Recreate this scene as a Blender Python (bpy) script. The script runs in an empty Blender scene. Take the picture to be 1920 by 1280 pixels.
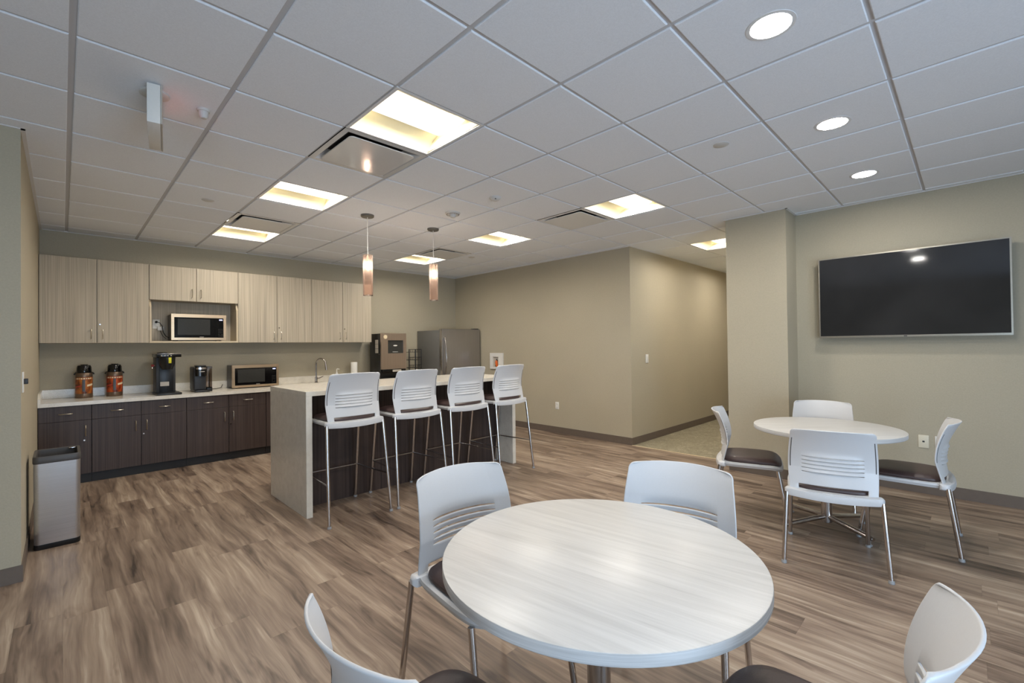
import bpy, bmesh, math, random
from mathutils import Vector, Matrix
random.seed(7)
SC = bpy.context.scene
COL = SC.collection
PI = math.pi

# ------------------------------------------------------------------ camera, world, exposure
CAM_Z = 1.395
HC = 2.765                      # ceiling tile face
F_PX, YAW, PITCH, ROLL = 851.4, -0.7806, 0.0103, 0.0122
cam_d = bpy.data.cameras.new('camera')
cam = bpy.data.objects.new('camera', cam_d)
COL.objects.link(cam)
cam_d.sensor_width = 36.0
cam_d.lens = F_PX / 1920.0 * 36.0
cam_d.clip_start = 0.02
Rw = Matrix.Rotation(YAW, 3, 'Z') @ Matrix.Rotation(PITCH, 3, 'X') @ Matrix.Rotation(ROLL, 3, 'Y')
base = Matrix(((1, 0, 0), (0, 0, -1), (0, 1, 0)))     # camera looking along +Y, z up
cam.matrix_world = Matrix.Translation((0, 0, CAM_Z)) @ (Rw @ base).to_4x4()
SC.camera = cam

world = bpy.data.worlds.new('world')
SC.world = world
world.use_nodes = True
bg = world.node_tree.nodes['Background']
bg.inputs['Color'].default_value = (0.58, 0.77, 1.0, 1)
bg.inputs['Strength'].default_value = 2.8

SC.view_settings.view_transform = 'Standard'
SC.view_settings.look = 'None'
SC.view_settings.gamma = 1.0
SC.view_settings.use_curve_mapping = False
SC.view_settings.exposure = 2.27
LAMP_WATTS = 4.2               # each square ceiling light
LENS_POWER = 0.5
CAN_POWER = 42.0

# ------------------------------------------------------------------ materials
MAT = {}
def srgb(r, g, b):
    f = lambda c: (c / 255 / 12.92) if c / 255 <= 0.04045 else ((c / 255 + 0.055) / 1.055) ** 2.4
    return (f(r), f(g), f(b), 1.0)

class NT:
    """small helper for node trees"""
    def __init__(s, name):
        s.m = bpy.data.materials.new(name); s.m.use_nodes = True
        s.t = s.m.node_tree; s.b = s.t.nodes['Principled BSDF']
        MAT[name] = s.m
    def n(s, kind, **kw):
        nd = s.t.nodes.new(kind)
        for k, v in kw.items():
            if k in ('inp',):
                for kk, vv in v.items():
                    if isinstance(vv, bpy.types.NodeSocket): s.t.links.new(vv, nd.inputs[kk])
                    else: nd.inputs[kk].default_value = vv
            else: setattr(nd, k, v)
        return nd
    def l(s, a, b): s.t.links.new(a, b)
    def math(s, op, a, b=0.0, c=None):
        inp = {0: a, 1: b}
        if c is not None: inp[2] = c
        return s.n('ShaderNodeMath', operation=op, inp=inp).outputs[0]
    def ramp(s, fac, stops):
        r = s.n('ShaderNodeValToRGB', inp={0: fac})
        e = r.color_ramp.elements
        e[0].position, e[0].color = stops[0]
        e[1].position, e[1].color = stops[-1]
        for p, c in stops[1:-1]:
            x = e.new(p); x.color = c
        return r.outputs[0]
    def noise(s, vec, scale, detail=3.0, rough=0.5, dist=0.0, dim='3D'):
        return s.n('ShaderNodeTexNoise', noise_dimensions=dim, inp={'Vector': vec, 'Scale': scale, 'Detail': detail, 'Roughness': rough, 'Distortion': dist})
    def bump(s, h, strength=0.1, dist=0.01):
        b = s.n('ShaderNodeBump', inp={'Height': h, 'Strength': strength, 'Distance': dist})
        s.l(b.outputs[0], s.b.inputs['Normal'])
    def pos(s): return s.n('ShaderNodeNewGeometry').outputs['Position']
    def obj(s): return s.n('ShaderNodeTexCoord').outputs['Object']
    def mapping(s, vec, scale=(1, 1, 1), loc=(0, 0, 0), rot=(0, 0, 0)):
        return s.n('ShaderNodeMapping', inp={'Vector': vec, 'Scale': scale, 'Location': loc, 'Rotation': rot}).outputs[0]
    def setp(s, **kw):
        for k, v in kw.items(): s.b.inputs[k.replace('_', ' ')].default_value = v

def plain(name, col, rough=0.5, metal=0.0, spec=0.5, noise=0.03, scale=60.0, bump=0.0, coat=0.0):
    t = NT(name)
    t.setp(Roughness=rough, Metallic=metal)
    t.b.inputs['Specular IOR Level'].default_value = spec
    t.b.inputs['Coat Weight'].default_value = coat
    nz = t.noise(t.obj(), scale, 3.0)
    lo = tuple(c * (1 - noise) for c in col[:3]) + (1,)
    hi = tuple(min(1, c * (1 + noise)) for c in col[:3]) + (1,)
    t.l(t.ramp(nz.outputs[0], [(0.3, lo), (0.7, hi)]), t.b.inputs['Base Color'])
    if bump: t.bump(nz.outputs[0], bump, 0.002)
    return t.m

def glow(name, col, strength):
    t = NT(name)
    t.setp(Roughness=0.5)
    t.b.inputs['Base Color'].default_value = col
    t.b.inputs['Emission Color'].default_value = col
    t.b.inputs['Emission Strength'].default_value = strength
    return t.m

def wall_paint(name, col):
    t = NT(name)
    t.setp(Roughness=0.62); t.b.inputs['Specular IOR Level'].default_value = 0.35
    p = t.pos()
    fine = t.noise(p, 90.0, 4.0, 0.6)
    big = t.noise(p, 1.3, 2.0)
    lo = tuple(c * 0.95 for c in col[:3]) + (1,); hi = tuple(c * 1.05 for c in col[:3]) + (1,)
    f = t.math('ADD', t.math('MULTIPLY', fine.outputs[0], 0.6), t.math('MULTIPLY', big.outputs[0], 0.4))
    t.l(t.ramp(f, [(0.35, lo), (0.65, hi)]), t.b.inputs['Base Color'])
    t.bump(fine.outputs[0], 0.25, 0.002)
    return t.m
wall_paint('wall_paint', srgb(178, 169, 148))

plain('ceiling_tile', srgb(236, 240, 246), 0.9, spec=0.1, noise=0.035, scale=160, bump=0.15)
plain('ceiling_grid', srgb(200, 200, 202), 0.6, spec=0.2, noise=0.01)
plain('base_vinyl', srgb(104, 92, 82), 0.5, noise=0.04, scale=20)
plain('white_trim', srgb(226, 226, 226), 0.5, noise=0.01)

def floor_mat():
    t = NT('wood_plank_floor')
    t.setp(Roughness=0.42); t.b.inputs['Specular IOR Level'].default_value = 0.4
    p = t.pos()
    s = t.n('ShaderNodeSeparateXYZ', inp={0: p})
    PW, PL = 0.178, 1.22
    ux = t.math('DIVIDE', s.outputs[0], PW)
    row = t.math('FLOOR', ux)
    fx = t.math('FRACT', ux)
    wn = t.n('ShaderNodeTexWhiteNoise', noise_dimensions='1D', inp={'W': row})
    vy = t.math('ADD', t.math('DIVIDE', s.outputs[1], PL), t.math('MULTIPLY', wn.outputs[0], 7.31))
    pl = t.math('FLOOR', vy)
    fy = t.math('FRACT', vy)
    cid = t.n('ShaderNodeCombineXYZ', inp={0: row, 1: pl, 2: 0.0})
    idn = t.n('ShaderNodeTexWhiteNoise', noise_dimensions='3D', inp={'Vector': cid.outputs[0]})
    pid = idn.outputs[0]
    # grain coordinates, each plank gets its own slice
    gv = t.n('ShaderNodeCombineXYZ', inp={0: s.outputs[0], 1: s.outputs[1], 2: t.math('MULTIPLY', pid, 53.0)}).outputs[0]
    wob = t.noise(t.mapping(gv, (3.0, 1.6, 1)), 1.0, 2.0, 0.5)                     # bends the grain sideways
    xs_ = t.math('ADD', s.outputs[0], t.math('MULTIPLY', t.math('SUBTRACT', wob.outputs[0], 0.5), 0.075))
    gw = t.n('ShaderNodeCombineXYZ', inp={0: xs_, 1: s.outputs[1], 2: t.math('MULTIPLY', pid, 53.0)}).outputs[0]
    cloud = t.noise(t.mapping(gw, (8.5, 0.95, 1)), 1.0, 3.0, 0.6, 0.5)              # broad light and dark flames
    streak = t.noise(t.mapping(gw, (34, 1.1, 1)), 1.0, 4.0, 0.62, 0.3)             # long grain
    fine = t.noise(t.mapping(gw, (90, 3.5, 1)), 1.0, 2.0, 0.6, 0.2)
    knot = t.noise(t.mapping(gw, (11, 1.7, 1)), 1.0, 3.0, 0.6, 0.6)
    f = t.math('MULTIPLY', cloud.outputs[0], 1.25)
    f = t.math('ADD', f, t.math('MULTIPLY', streak.outputs[0], 0.85))
    f = t.math('ADD', f, t.math('MULTIPLY', fine.outputs[0], 0.22))
    f = t.math('ADD', f, t.math('MULTIPLY', pid, 0.16))
    kd = t.n('ShaderNodeMapRange', inp={0: knot.outputs[0], 1: 0.58, 2: 0.78, 3: 0.0, 4: 0.42}).outputs[0]
    f = t.math('SUBTRACT', f, kd)
    f = t.n('ShaderNodeMapRange', inp={0: f, 1: 0.72, 2: 1.62, 3: 0.0, 4: 1.0}).outputs[0]
    c = t.ramp(f, [(0.0, srgb(60, 49, 42)), (0.25, srgb(97, 81, 69)), (0.5, srgb(129, 110, 95)), (0.75, srgb(156, 137, 119)), (1.0, srgb(186, 170, 152))])
    # seams
    ex = t.math('MINIMUM', fx, t.math('SUBTRACT', 1.0, fx))
    ey = t.math('MULTIPLY', t.math('MINIMUM', fy, t.math('SUBTRACT', 1.0, fy)), PL / PW)
    e = t.math('MINIMUM', ex, ey)
    seam = t.n('ShaderNodeMapRange', inp={0: e, 1: 0.0, 2: 0.010, 3: 0.8, 4: 1.0}).outputs[0]
    mx = t.n('ShaderNodeMix', data_type='RGBA', blend_type='MULTIPLY')
    mx.inputs[0].default_value = 1.0
    t.l(c, mx.inputs[6])
    cs = t.n('ShaderNodeCombineColor', inp={0: seam, 1: seam, 2: seam})
    t.l(cs.outputs[0], mx.inputs[7])
    t.l(mx.outputs[2], t.b.inputs['Base Color'])
    h = t.math('ADD', t.math('MULTIPLY', streak.outputs[0], 0.5), seam)
    t.bump(h, 0.12, 0.002)
    rr = t.n('ShaderNodeMapRange', inp={0: streak.outputs[0], 1: 0.3, 2: 0.7, 3: 0.36, 4: 0.5}).outputs[0]
    t.l(rr, t.b.inputs['Roughness'])
floor_mat()

def hall_floor_mat():
    t = NT('speckled_hall_tile')
    t.setp(Roughness=0.45)
    p = t.pos()
    a = t.noise(t.mapping(p, (1, 1, 1)), 26.0, 4.0, 0.7, 1.5)
    b = t.noise(p, 7.0, 3.0, 0.6, 0.8)
    f = t.math('ADD', t.math('MULTIPLY', a.outputs[0], 0.75), t.math('MULTIPLY', b.outputs[0], 0.35))
    t.l(t.ramp(f, [(0.3, srgb(104, 98, 80)), (0.5, srgb(140, 132, 110)), (0.62, srgb(158, 150, 128)), (0.74, srgb(206, 196, 172))]), t.b.inputs['Base Color'])
hall_floor_mat()

def laminate(name, cols, xs=260.0, rough=0.5, zs=1.6):
    t = NT(name)
    t.setp(Roughness=rough); t.b.inputs['Specular IOR Level'].default_value = 0.35
    p = t.pos()
    g = t.noise(t.mapping(p, (xs, xs * 0.6, zs)), 1.0, 2.0, 0.6, 0.1)
    g2 = t.noise(t.mapping(p, (xs * 0.22, xs * 0.2, zs * 0.4)), 1.0, 2.0, 0.5, 0.0)
    f = t.math('ADD', t.math('MULTIPLY', g.outputs[0], 0.8), t.math('MULTIPLY', g2.outputs[0], 0.2))
    t.l(t.ramp(f, [(0.34, cols[0]), (0.5, cols[1]), (0.66, cols[2])]), t.b.inputs['Base Color'])
    return t.m
laminate('pale_laminate', (srgb(156, 145, 128), srgb(184, 172, 152), srgb(203, 191, 170)), 230.0, 0.5, 0.9)
laminate('dark_laminate', (srgb(56, 45, 42), srgb(68, 56, 52), srgb(80, 67, 61)), 110.0, 0.42, 0.9)
plain('cabinet_edge', srgb(200, 184, 156), 0.5, noise=0.02)
plain('toe_kick', srgb(30, 28, 28), 0.5)

def quartz():
    t = NT('pale_quartz')
    t.setp(Roughness=0.2); t.b.inputs['Specular IOR Level'].default_value = 0.5
    p = t.pos()
    a = t.noise(p, 260.0, 2.0, 0.7)
    b = t.noise(p, 14.0, 3.0, 0.6)
    f = t.math('ADD', t.math('MULTIPLY', a.outputs[0], 0.7), t.math('MULTIPLY', b.outputs[0], 0.3))
    t.l(t.ramp(f, [(0.33, srgb(196, 190, 178)), (0.5, srgb(220, 214, 202)), (0.66, srgb(232, 227, 216))]), t.b.inputs['Base Color'])
quartz()

def table_top():
    t = NT('whitewashed_wood')
    t.setp(Roughness=0.34); t.b.inputs['Specular IOR Level'].default_value = 0.45
    p = t.mapping(t.obj(), (1, 1, 1))
    g = t.noise(t.mapping(p, (30, 1.6, 4)), 1.0, 4.0, 0.6, 0.6)
    g2 = t.noise(t.mapping(p, (150, 5, 60)), 1.0, 2.0, 0.6, 0.2)
    f = t.math('ADD', t.math('MULTIPLY', g.outputs[0], 0.7), t.math('MULTIPLY', g2.outputs[0], 0.3))
    t.l(t.ramp(f, [(0.28, srgb(184, 182, 179)), (0.47, srgb(199, 197, 194)), (0.64, srgb(209, 207, 204))]), t.b.inputs['Base Color'])
table_top()
def edge_band():
    t = NT('grey_wood_edge')
    t.setp(Roughness=0.45)
    p = t.obj()
    g = t.noise(t.mapping(p, (3, 3, 150)), 1.0, 3.0, 0.6, 0.4)
    t.l(t.ramp(g.outputs[0], [(0.3, srgb(172, 171, 170)), (0.7, srgb(208, 207, 206))]), t.b.inputs['Base Color'])
edge_band()

plain('white_poly', srgb(207, 207, 208), 0.38, noise=0.012, scale=200, spec=0.45)
plain('brown_vinyl', srgb(68, 52, 50), 0.42, noise=0.08, scale=220, bump=0.25)
plain('chrome', srgb(196, 190, 186), 0.16, 1.0, noise=0.02)
plain('satin_nickel', srgb(190, 182, 168), 0.28, 1.0, noise=0.02)
plain('grey_glide', srgb(150, 150, 150), 0.5)
plain('black_plastic', srgb(22, 22, 23), 0.35, noise=0.05)
plain('black_gloss', srgb(10, 10, 11), 0.12, noise=0.02)
plain('charcoal_plastic', srgb(44, 44, 46), 0.45)
plain('dark_grey_plastic', srgb(74, 71, 70), 0.45)
plain('window_dark', srgb(52, 52, 50), 0.15)
plain('white_plastic', srgb(228, 226, 220), 0.4, noise=0.01)
plain('ivory_plastic', srgb(222, 214, 192), 0.4, noise=0.01)
plain('device_white', srgb(206, 205, 202), 0.5, noise=0.01)
plain('canopy_grey', srgb(120, 116, 110), 0.35, 0.6)
plain('paper_white', srgb(232, 230, 224), 0.9, noise=0.02, bump=0.2)
plain('yellow_label', srgb(222, 214, 40), 0.5)
plain('silver_label', srgb(188, 180, 168), 0.4)
plain('red_tag', srgb(170, 48, 40), 0.5)
plain('orange_valve', srgb(236, 112, 40), 0.4)
plain('pale_stripe', srgb(226, 206, 170), 0.5)
plain('red_stripe', srgb(178, 60, 44), 0.5)
plain('grey_strap', srgb(70, 72, 76), 0.4)
plain('airpot_steel', srgb(120, 100, 84), 0.35, 0.7)
plain('cavity_dark', srgb(26, 25, 24), 0.8)
plain('vent_metal', srgb(226, 226, 225), 0.32, noise=0.01)
plain('shiny_vent_metal', srgb(222, 222, 221), 0.14, noise=0.01, coat=0.6)
plain('reflector_cream', srgb(234, 224, 190), 0.6, noise=0.01)
plain('bulb_base', srgb(200, 190, 176), 0.3, 0.8)
glow('lens_glow', (1.0, 0.93, 0.80, 1), LENS_POWER)
glow('can_glow', (1.0, 0.965, 0.90, 1), CAN_POWER)
glow('bulb_glow', (1.0, 0.84, 0.66, 1), 12.0)
glow('clock_glow', (0.45, 0.5, 1.0, 1), 0.5)
glow('exit_glow', (1.0, 0.05, 0.03, 1), 0.22)

def airpot_wrap(name, a, b):
    t = NT(name)
    t.setp(Roughness=0.32)
    n = t.noise(t.mapping(t.obj(), (9, 9, 7)), 1.0, 3.0, 0.6, 1.4)
    t.l(t.ramp(n.outputs[0], [(0.32, srgb(58, 22, 14)), (0.47, a), (0.68, b)]), t.b.inputs['Base Color'])
airpot_wrap('amber_wrap', srgb(146, 76, 30), srgb(190, 116, 46))
airpot_wrap('rust_wrap', srgb(150, 56, 22), srgb(206, 92, 34))

def brushed(name, col, rough=0.3, along='Z'):
    t = NT(name)
    t.setp(Metallic=1.0, Roughness=rough)
    sc = {'Z': (260, 260, 2), 'X': (2, 260, 260)}[along]
    n = t.noise(t.mapping(t.obj(), sc), 1.0, 2.0)
    lo = tuple(c * 0.92 for c in col[:3]) + (1,); hi = tuple(min(1, c * 1.06) for c in col[:3]) + (1,)
    t.l(t.ramp(n.outputs[0], [(0.3, lo), (0.7, hi)]), t.b.inputs['Base Color'])
    return t.m
brushed('brushed_steel', srgb(205, 200, 194), 0.3, 'X')
bs = brushed('bin_steel', srgb(214, 214, 216), 0.34, 'X')
_b = bs.node_tree.nodes['Principled BSDF']; _b.inputs['Anisotropic'].default_value = 0.9
_t = bs.node_tree.nodes.new('ShaderNodeTangent'); _t.direction_type = 'RADIAL'; _t.axis = 'Z'
bs.node_tree.links.new(_t.outputs[0], _b.inputs['Tangent'])
brushed('warm_steel', srgb(216, 190, 158), 0.3, 'X')
brushed('fridge_steel', srgb(180, 178, 180), 0.32, 'Z')
brushed('dispenser_steel', srgb(196, 180, 170), 0.3, 'Z')
plain('fridge_side', srgb(108, 107, 104), 0.45, 0.2)
plain('oven_side', srgb(84, 82, 82), 0.4, 0.4)

def glass(name, tint, ior=1.45, milk=0.0):
    t = NT(name)
    nt = t.t
    out = nt.nodes['Material Output']
    nt.nodes.remove(t.b)
    tr = t.n('ShaderNodeBsdfTransparent'); tr.inputs[0].default_value = tint
    gl = t.n('ShaderNodeBsdfGlossy'); gl.inputs['Roughness'].default_value = 0.03
    fr = t.n('ShaderNodeFresnel'); fr.inputs[0].default_value = ior
    mix = t.n('ShaderNodeMixShader')
    t.l(fr.outputs[0], mix.inputs[0]); t.l(tr.outputs[0], mix.inputs[1]); t.l(gl.outputs[0], mix.inputs[2])
    last = mix.outputs[0]
    if milk:                                     # a little light caught in the glass itself
        tl = t.n('ShaderNodeBsdfTranslucent'); tl.inputs[0].default_value = tint
        mx = t.n('ShaderNodeMixShader'); mx.inputs[0].default_value = milk
        t.l(last, mx.inputs[1]); t.l(tl.outputs[0], mx.inputs[2]); last = mx.outputs[0]
    t.l(last, out.inputs[0])
glass('pink_amber_glass', (0.94, 0.76, 0.68, 1), 1.35, 0.16)
glass('clear_glass', (0.86, 0.87, 0.86, 1))
glass('smoke_plastic', (0.62, 0.56, 0.53, 1))

t = NT('tv_screen'); t.setp(Roughness=0.06)
nz = t.noise(t.obj(), 2.0, 2.0)
t.l(t.ramp(nz.outputs[0], [(0.3, srgb(36, 36, 37)), (0.7, srgb(46, 46, 47))]), t.b.inputs['Base Color'])
t.b.inputs['Specular IOR Level'].default_value = 0.55
plain('tv_bezel', srgb(178, 172, 160), 0.3, 0.9)

# ------------------------------------------------------------------ mesh helpers
def box(bm, lo, hi, bev=0.0, seg=2):
    x0, y0, z0 = lo; x1, y1, z1 = hi
    v = [bm.verts.new(p) for p in ((x0, y0, z0), (x1, y0, z0), (x1, y1, z0), (x0, y1, z0), (x0, y0, z1), (x1, y0, z1), (x1, y1, z1), (x0, y1, z1))]
    fs = [bm.faces.new([v[i] for i in q]) for q in ((3, 2, 1, 0), (4, 5, 6, 7), (0, 1, 5, 4), (1, 2, 6, 5), (2, 3, 7, 6), (3, 0, 4, 7))]
    if bev > 0:
        es = list({e for f in fs for e in f.edges})
        bmesh.ops.bevel(bm, geom=es, offset=bev, segments=seg, affect='EDGES', profile=0.5)
    return bm

def tube(bm, pts, r, n=12, caps=True):
    pts = [Vector(p) for p in pts]
    rs = r if isinstance(r, (list, tuple)) else [r] * len(pts)
    rings = []
    up = None
    for i, p in enumerate(pts):
        if i == 0: d = pts[1] - pts[0]
        elif i == len(pts) - 1: d = pts[-1] - pts[-2]
        else: d = (pts[i + 1] - pts[i]).normalized() + (pts[i] - pts[i - 1]).normalized()
        d.normalize()
        if up is None:
            up = Vector((0, 0, 1)) if abs(d.z) < 0.9 else Vector((1, 0, 0))
        a = d.cross(up).normalized(); b = a.cross(d).normalized(); up = b
        rings.append([bm.verts.new(p + rs[i] * (math.cos(2 * PI * k / n) * a + math.sin(2 * PI * k / n) * b)) for k in range(n)])
    for r0, r1 in zip(rings, rings[1:]):
        for k in range(n):
            bm.faces.new((r0[k], r0[(k + 1) % n], r1[(k + 1) % n], r1[k]))
    if caps:
        bm.faces.new(rings[0][::-1]); bm.faces.new(rings[-1])
    return bm

def lathe(bm, prof, c=(0, 0, 0), n=32, close=True):
    rings = []
    for r, z in prof:
        if r < 1e-6: rings.append([bm.verts.new((c[0], c[1], c[2] + z))])
        else: rings.append([bm.verts.new((c[0] + r * math.cos(2 * PI * k / n), c[1] + r * math.sin(2 * PI * k / n), c[2] + z)) for k in range(n)])
    for a, b in zip(rings, rings[1:]):
        for k in range(n):
            k2 = (k + 1) % n
            if len(a) == 1 and len(b) == 1: continue
            if len(a) == 1: bm.faces.new((a[0], b[k2], b[k]))
            elif len(b) == 1: bm.faces.new((a[k], a[k2], b[0]))
            else: bm.faces.new((a[k], a[k2], b[k2], b[k]))
    return bm

def rrect(w, d, r, n=6):
    pts = []
    for cx, cy, a0 in ((w / 2 - r, d / 2 - r, 0), (-w / 2 + r, d / 2 - r, 90), (-w / 2 + r, -d / 2 + r, 180), (w / 2 - r, -d / 2 + r, 270)):
        for k in range(n + 1):
            a = math.radians(a0 + 90 * k / n)
            pts.append((cx + r * math.cos(a), cy + r * math.sin(a)))
    return pts

def prism(bm, pts2, z0, z1, c=(0, 0), capb=True, capt=True):
    a = [bm.verts.new((x + c[0], y + c[1], z0)) for x, y in pts2]
    b = [bm.verts.new((x + c[0], y + c[1], z1)) for x, y in pts2]
    n = len(a)
    for k in range(n): bm.faces.new((a[k], a[(k + 1) % n], b[(k + 1) % n], b[k]))
    if capb: bm.faces.new(a[::-1])
    if capt: bm.faces.new(b)
    return bm

def obj(name, bm, mat, parent=None, smooth=True, ang=35):
    bmesh.ops.recalc_face_normals(bm, faces=bm.faces)
    me = bpy.data.meshes.new(name); bm.to_mesh(me); bm.free()
    me.materials.append(MAT[mat] if isinstance(mat, str) else mat)
    if smooth:
        for p in me.polygons: p.use_smooth = True
        me.set_sharp_from_angle(angle=math.radians(ang))
    o = bpy.data.objects.new(name, me); COL.objects.link(o)
    if parent: o.parent = parent
    return o
def B(): return bmesh.new()
def bx(name, lo, hi, mat, parent=None, bev=0.0): return obj(name, box(B(), lo, hi, bev), mat, parent)

def tag(o, label, cat, group=None):
    o['label'] = label; o['category'] = cat
    if group: o['group'] = group
    return o
def thing(name, label, cat, loc=(0, 0, 0), rz=0.0, group=None):
    o = bpy.data.objects.new(name, None); COL.objects.link(o)
    o.empty_display_size = 0.1
    o.location = loc; o.rotation_euler = (0, 0, rz)
    return tag(o, label, cat, group)
def struct(o):
    o['kind'] = 'structure'; return o
def kids(o): return [c for c in bpy.data.objects if c.parent == o]
def dup(root, loc, rz, label, group=None):
    r = root.copy(); COL.objects.link(r); r.location = loc; r.rotation_euler = (0, 0, rz); r['label'] = label
    if group: r['group'] = group
    for ch in kids(root):
        c = ch.copy(); COL.objects.link(c); c.parent = r
        for g in kids(ch):
            d = g.copy(); COL.objects.link(d); d.parent = c
    return r

# ------------------------------------------------------------------ room shell
X_L, X_R, Y_N = -0.18, 5.62, 7.28
X_W, Y_S = -3.2, -3.4           # unseen west and south ends of the room
Y_LF = 4.09                      # face of the wall block on the left
Y_H0, Y_H1, X_H = 1.90, 3.325, 9.6   # hallway
WT = 0.15
ZT = HC + 0.12
struct(bx('floor', (X_W - WT, Y_S - WT, -0.05), (X_R - 0.006, Y_N + WT, 0.0), 'wood_plank_floor'))
struct(bx('floor_hall', (X_R - 0.006, Y_S - WT, -0.05), (X_H + WT, Y_N + WT, -0.001), 'speckled_hall_tile'))
struct(bx('trim_1', (X_R - 0.014, Y_H0, -0.01), (X_R + 0.002, Y_H1, 0.004), 'pale_stripe'))
struct(bx('wall_north', (X_L - 0.02, Y_N, 0), (X_R + 0.02, Y_N + WT, ZT), 'wall_paint'))
# block on the left (its right face is the kitchen's left wall, its front faces the tables)
struct(bx('wall_left', (X_W - WT, Y_LF, 0), (X_L, Y_N + WT, ZT), 'wall_paint'))
struct(bx('wall_hall', (X_R, Y_H1, 0), (X_H + WT, Y_N + WT, ZT), 'wall_paint'))       # right wall of the kitchen and the hall's left wall
struct(bx('wall_right', (X_R, Y_S - WT, 0), (X_R + 0.3, 1.62, ZT), 'wall_paint'))     # wall with the television
struct(bx('wall_column', (5.25, 1.31, 0), (X_R + 0.34, Y_H0, ZT), 'wall_paint'))
struct(bx('wall_hall_south', (X_R + 0.3, Y_H0 - 0.14, 0), (X_H + WT, Y_H0 - 0.001, ZT), 'wall_paint'))
struct(bx('wall_hall_end', (X_H, Y_H0, 0), (X_H + WT, Y_H1, ZT), 'wall_paint'))
# daylight windows behind the camera: one in the south wall, one in the west wall
WZ0, WZ1 = 0.10, 1.80
def window_wall(wall, win, u0, u1, w0, w1, fix, nmul):
    """wall running along u from u0 to u1 with an opening w0..w1; fix maps (u, depth, z) to the room"""
    bm = B()
    def bb(a, d0, z0, b_, d1, z1):
        p, q = fix(a, d0, z0), fix(b_, d1, z1)
        box(bm, tuple(min(p[k], q[k]) for k in range(3)), tuple(max(p[k], q[k]) for k in range(3)))
    bb(u0, -WT, 0, w0, 0, ZT); bb(w1, -WT, 0, u1, 0, ZT); bb(w0, -WT, 0, w1, 0, WZ0); bb(w0, -WT, WZ1, w1, 0, ZT)
    struct(obj(wall, bm, 'wall_paint'))
    bm = B()
    for k in range(nmul + 1):
        x = w0 + (w1 - w0) * k / nmul
        bb(x - 0.03, -0.1, WZ0, x + 0.03, -0.04, WZ1)
    for z in (WZ0, WZ1 - 0.05): bb(w0, -0.1, z, w1, -0.04, z + 0.05)
    struct(obj(win, bm, 'dark_grey_plastic'))
    ld = bpy.data.lights.new('window_portal', 'AREA'); ld.shape = 'RECTANGLE'; ld.size = w1 - w0; ld.size_y = WZ1 - WZ0
    ld.cycles.is_portal = True
    lo = bpy.data.objects.new('window_portal', ld); COL.objects.link(lo)
    lo.location = fix((w0 + w1) / 2, -0.12, (WZ0 + WZ1) / 2)
    return lo
lp = window_wall('wall_south', 'window_1', X_W - WT, X_R + 0.3, -0.2, 2.0, lambda u, d, z: (u, Y_S + d, z), 2)
lp.rotation_euler = (PI / 2, 0, 0)
lp = window_wall('wall_west', 'window_2', Y_S, Y_LF, -3.1, -1.5, lambda u, d, z: (X_W + d, u, z), 2)
lp.rotation_euler = (PI / 2, 0, -PI / 2)

# baseboards
BH, BT = 0.10, 0.008
struct(bx('baseboard_right', (X_R - BT, Y_H1, 0), (X_R, 6.45, BH), 'base_vinyl'))
struct(bx('baseboard_hall', (X_R - BT, Y_H1 - BT, 0), (X_H, Y_H1, BH), 'base_vinyl'))
struct(bx('baseboard_left', (X_W, Y_LF - BT, 0), (X_L + BT, Y_LF, BH), 'base_vinyl'))
struct(bx('baseboard_left_side', (X_L, Y_LF, 0), (X_L + BT, 6.6, BH), 'base_vinyl'))
struct(bx('baseboard_television_wall', (X_R - BT, Y_S, 0), (X_R, 1.31, BH), 'base_vinyl'))
bm = B(); box(bm, (5.25 - BT, 1.31 - BT, 0), (5.25, Y_H0, BH)); box(bm, (5.25, 1.31 - BT, 0), (X_R, 1.31, BH))
struct(obj('baseboard_column', bm, 'base_vinyl'))
struct(bx('baseboard_hall_south', (5.9, Y_H0 - 0.001, 0), (X_H, Y_H0 + BT, BH), 'base_vinyl'))

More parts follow.
